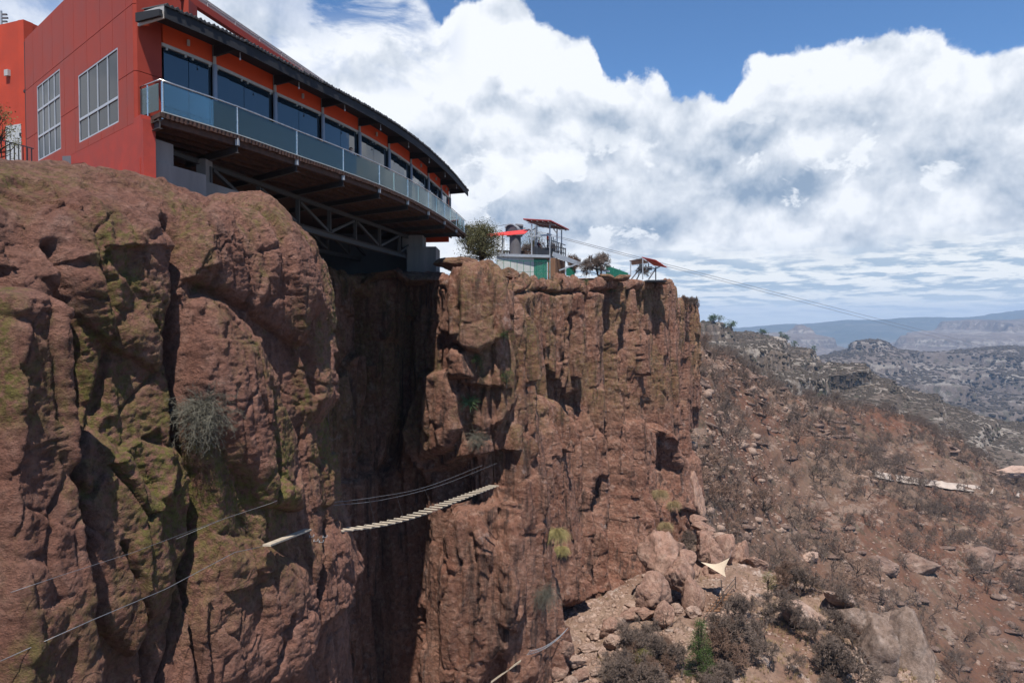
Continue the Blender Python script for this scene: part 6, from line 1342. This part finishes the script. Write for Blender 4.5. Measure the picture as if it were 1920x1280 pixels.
    nz = MB(); nz.tube(hc+Vector((0, .085, .0)), hc+Vector((0, .125, -.02)), .012, 6, .016)
    me_ = MB(); 
    for s_ in (-1, 1): me_.tube(hc+Vector((.034*s_, .085, .018)), hc+Vector((.034*s_, .102, .018)), .010, 8)
    for nm, b_, m_ in (('nose', nz, M['skin']), ('eyes', me_, M['hair'])):
        c_ = b_.build(nm, m_); c_.parent = o
    ea = MB(); 
    for s_ in (-1, 1): ea.tube(hc+Vector((.09*s_, 0, 0)), hc+Vector((.112*s_, -.01, 0)), .026, 8)
    c_ = ea.build('ears', M['skin']); c_.parent = o
    mo = MB().box(hc.x-.025, hc.x+.025, hc.y+.085, hc.y+.098, hc.z-.050, hc.z-.042).build('mouth', M['harness']); mo.parent = o
    return o
pz = DZ
q_ = W(658, 300, 36.9); person((q_.x, 36.9, pz), R(205), 'person in a white shirt with hands raised to the face on the balcony', M['wshirt'], M['jeans'], {'el': (.27, .12, 1.20), 'wl': (.10, .26, 1.42), 'fl': (.06, .24, 1.50), 'er': (-.27, .10, 1.18), 'wr': (-.14, .28, 1.32), 'fr': (-.08, .28, 1.40)}, group=None)
q_ = W(613, 300, 34.6); person((q_.x-.1, 34.6, pz), R(160), 'person in dark clothes leaning forward behind the balcony glass', M['dcloth'], M['dcloth'], {'che': (0, .16, 1.22), 'nec': (0, .26, 1.34), 'hd0': (0, .30, 1.40), 'hd1': (0, .34, 1.48), 'hd2': (0, .35, 1.55), 'sl': (.18, .2, 1.30), 'sr': (-.18, .2, 1.30), 'el': (.24, .3, 1.05), 'er': (-.24, .3, 1.05), 'wl': (.2, .5, 1.0), 'wr': (-.2, .5, 1.0), 'fl': (.19, .58, 1.02), 'fr': (-.19, .58, 1.02), 'wai': (0, .05, 1.08)})
q_ = w(1027, 460, 77.4); person((q_.x, 77.4, Zd+0.85), R(250), 'person in a red shirt and black harness standing high on the launch platform', M['rshirt'], M['dcloth'], {'el': (.28, .10, 1.16), 'wl': (.18, .28, 1.22), 'fl': (.15, .35, 1.25)}, M['helmet'])
MB().box(q_.x-.6, q_.x+.8, 77.0, 78.2, Zd+0.02, Zd+0.84).build('launch_step', M['black'], ST)
q_ = w(1010, 460, 77.0); person((q_.x, 77.0, Zd+0.02), R(230), 'person in dark clothes with orange straps standing lower on the launch platform', M['dcloth'], M['dcloth'], {'er': (-.28, .12, 1.16), 'wr': (-.2, .3, 1.1), 'fr': (-.19, .38, 1.1)}, M['rshirt'] and M['helmet'])
for o in [o for o in bpy.data.objects if o.name.startswith('person') and 'orange straps' in o.get('label', '')]:
    mb = MB()
    for s_ in (-1, 1): mb.beam((.09*s_, .13, 1.16), (.10*s_, .02, 1.50), .05, .02, (0, 1, 0)); mb.beam((.09*s_, -.13, 1.16), (.10*s_, -.01, 1.50), .05, .02, (0, 1, 0))
    c_ = mb.build('straps', M['rshirt']); c_.parent = o

ORD = ['first', 'second', 'third', 'fourth', 'fifth', 'sixth', 'seventh', 'eighth', 'ninth', 'tenth', 'eleventh', 'twelfth', 'thirteenth', 'fourteenth', 'fifteenth', 'sixteenth', 'seventeenth', 'eighteenth', 'nineteenth', 'twentieth']
def pos_px(o):
    a = np.array(o.location); x, y = proj(a); return float(x), float(y)
def ordinals(group, text):
    L_ = sorted([o for o in bpy.data.objects if o.get('group') == group and o.parent is None], key=lambda o: pos_px(o)[0]); n = len(L_); h = (n+1)//2
    for k, o in enumerate(L_):
        o['label'] = '%s, %s from the left' % (text, ORD[k]) if k < h else ('%s, %s from the right' % (text, ORD[n-1-k]))
ordinals('angular blocks at the foot of the cliff', 'angular pale block in the rubble at the cliff foot')
ordinals('low bushes on the second headland', 'low leafless bush on the second headland')
ordinals('trees on the distant mesa edge', 'tiny dark tree on the distant mesa edge')
TH = [o for o in bpy.data.objects if o.get('group') == 'leafless shrubs filling the thicket on the rock shelf']
rows_ = sorted(TH, key=lambda o: pos_px(o)[1]); q_n = (len(rows_)+2)//3
for r_i, rn_ in enumerate(('upper', 'middle', 'lowest')):
    L_ = sorted(rows_[r_i*q_n:(r_i+1)*q_n], key=lambda o: pos_px(o)[0]); n = len(L_); h = (n+1)//2
    for k, o in enumerate(L_): o['label'] = 'leafless shrub in the %s row of the shelf thicket, %s from the %s' % (rn_, ORD[k if k < h else n-1-k], 'left' if k < h else 'right')
for o in [o for o in bpy.data.objects if o.get('group') == 'leafless trees scattered over the red brown hillside']:
    x, y = pos_px(o); a = 'right under the cliff' if x < 1340 else ('in the gully right of the cliff' if x < 1450 else ('at the far right edge' if x > 1790 else ('in the middle' if x < 1620 else 'towards the right')))
    b_ = 'high on the red hillside' if y < 800 else ('by the hillside track' if y < 960 else ('above the rock bluffs' if y < 1050 else 'on the low slope below the bluffs'))
    o['label'] = 'leafless tree %s, %s' % (b_, a)
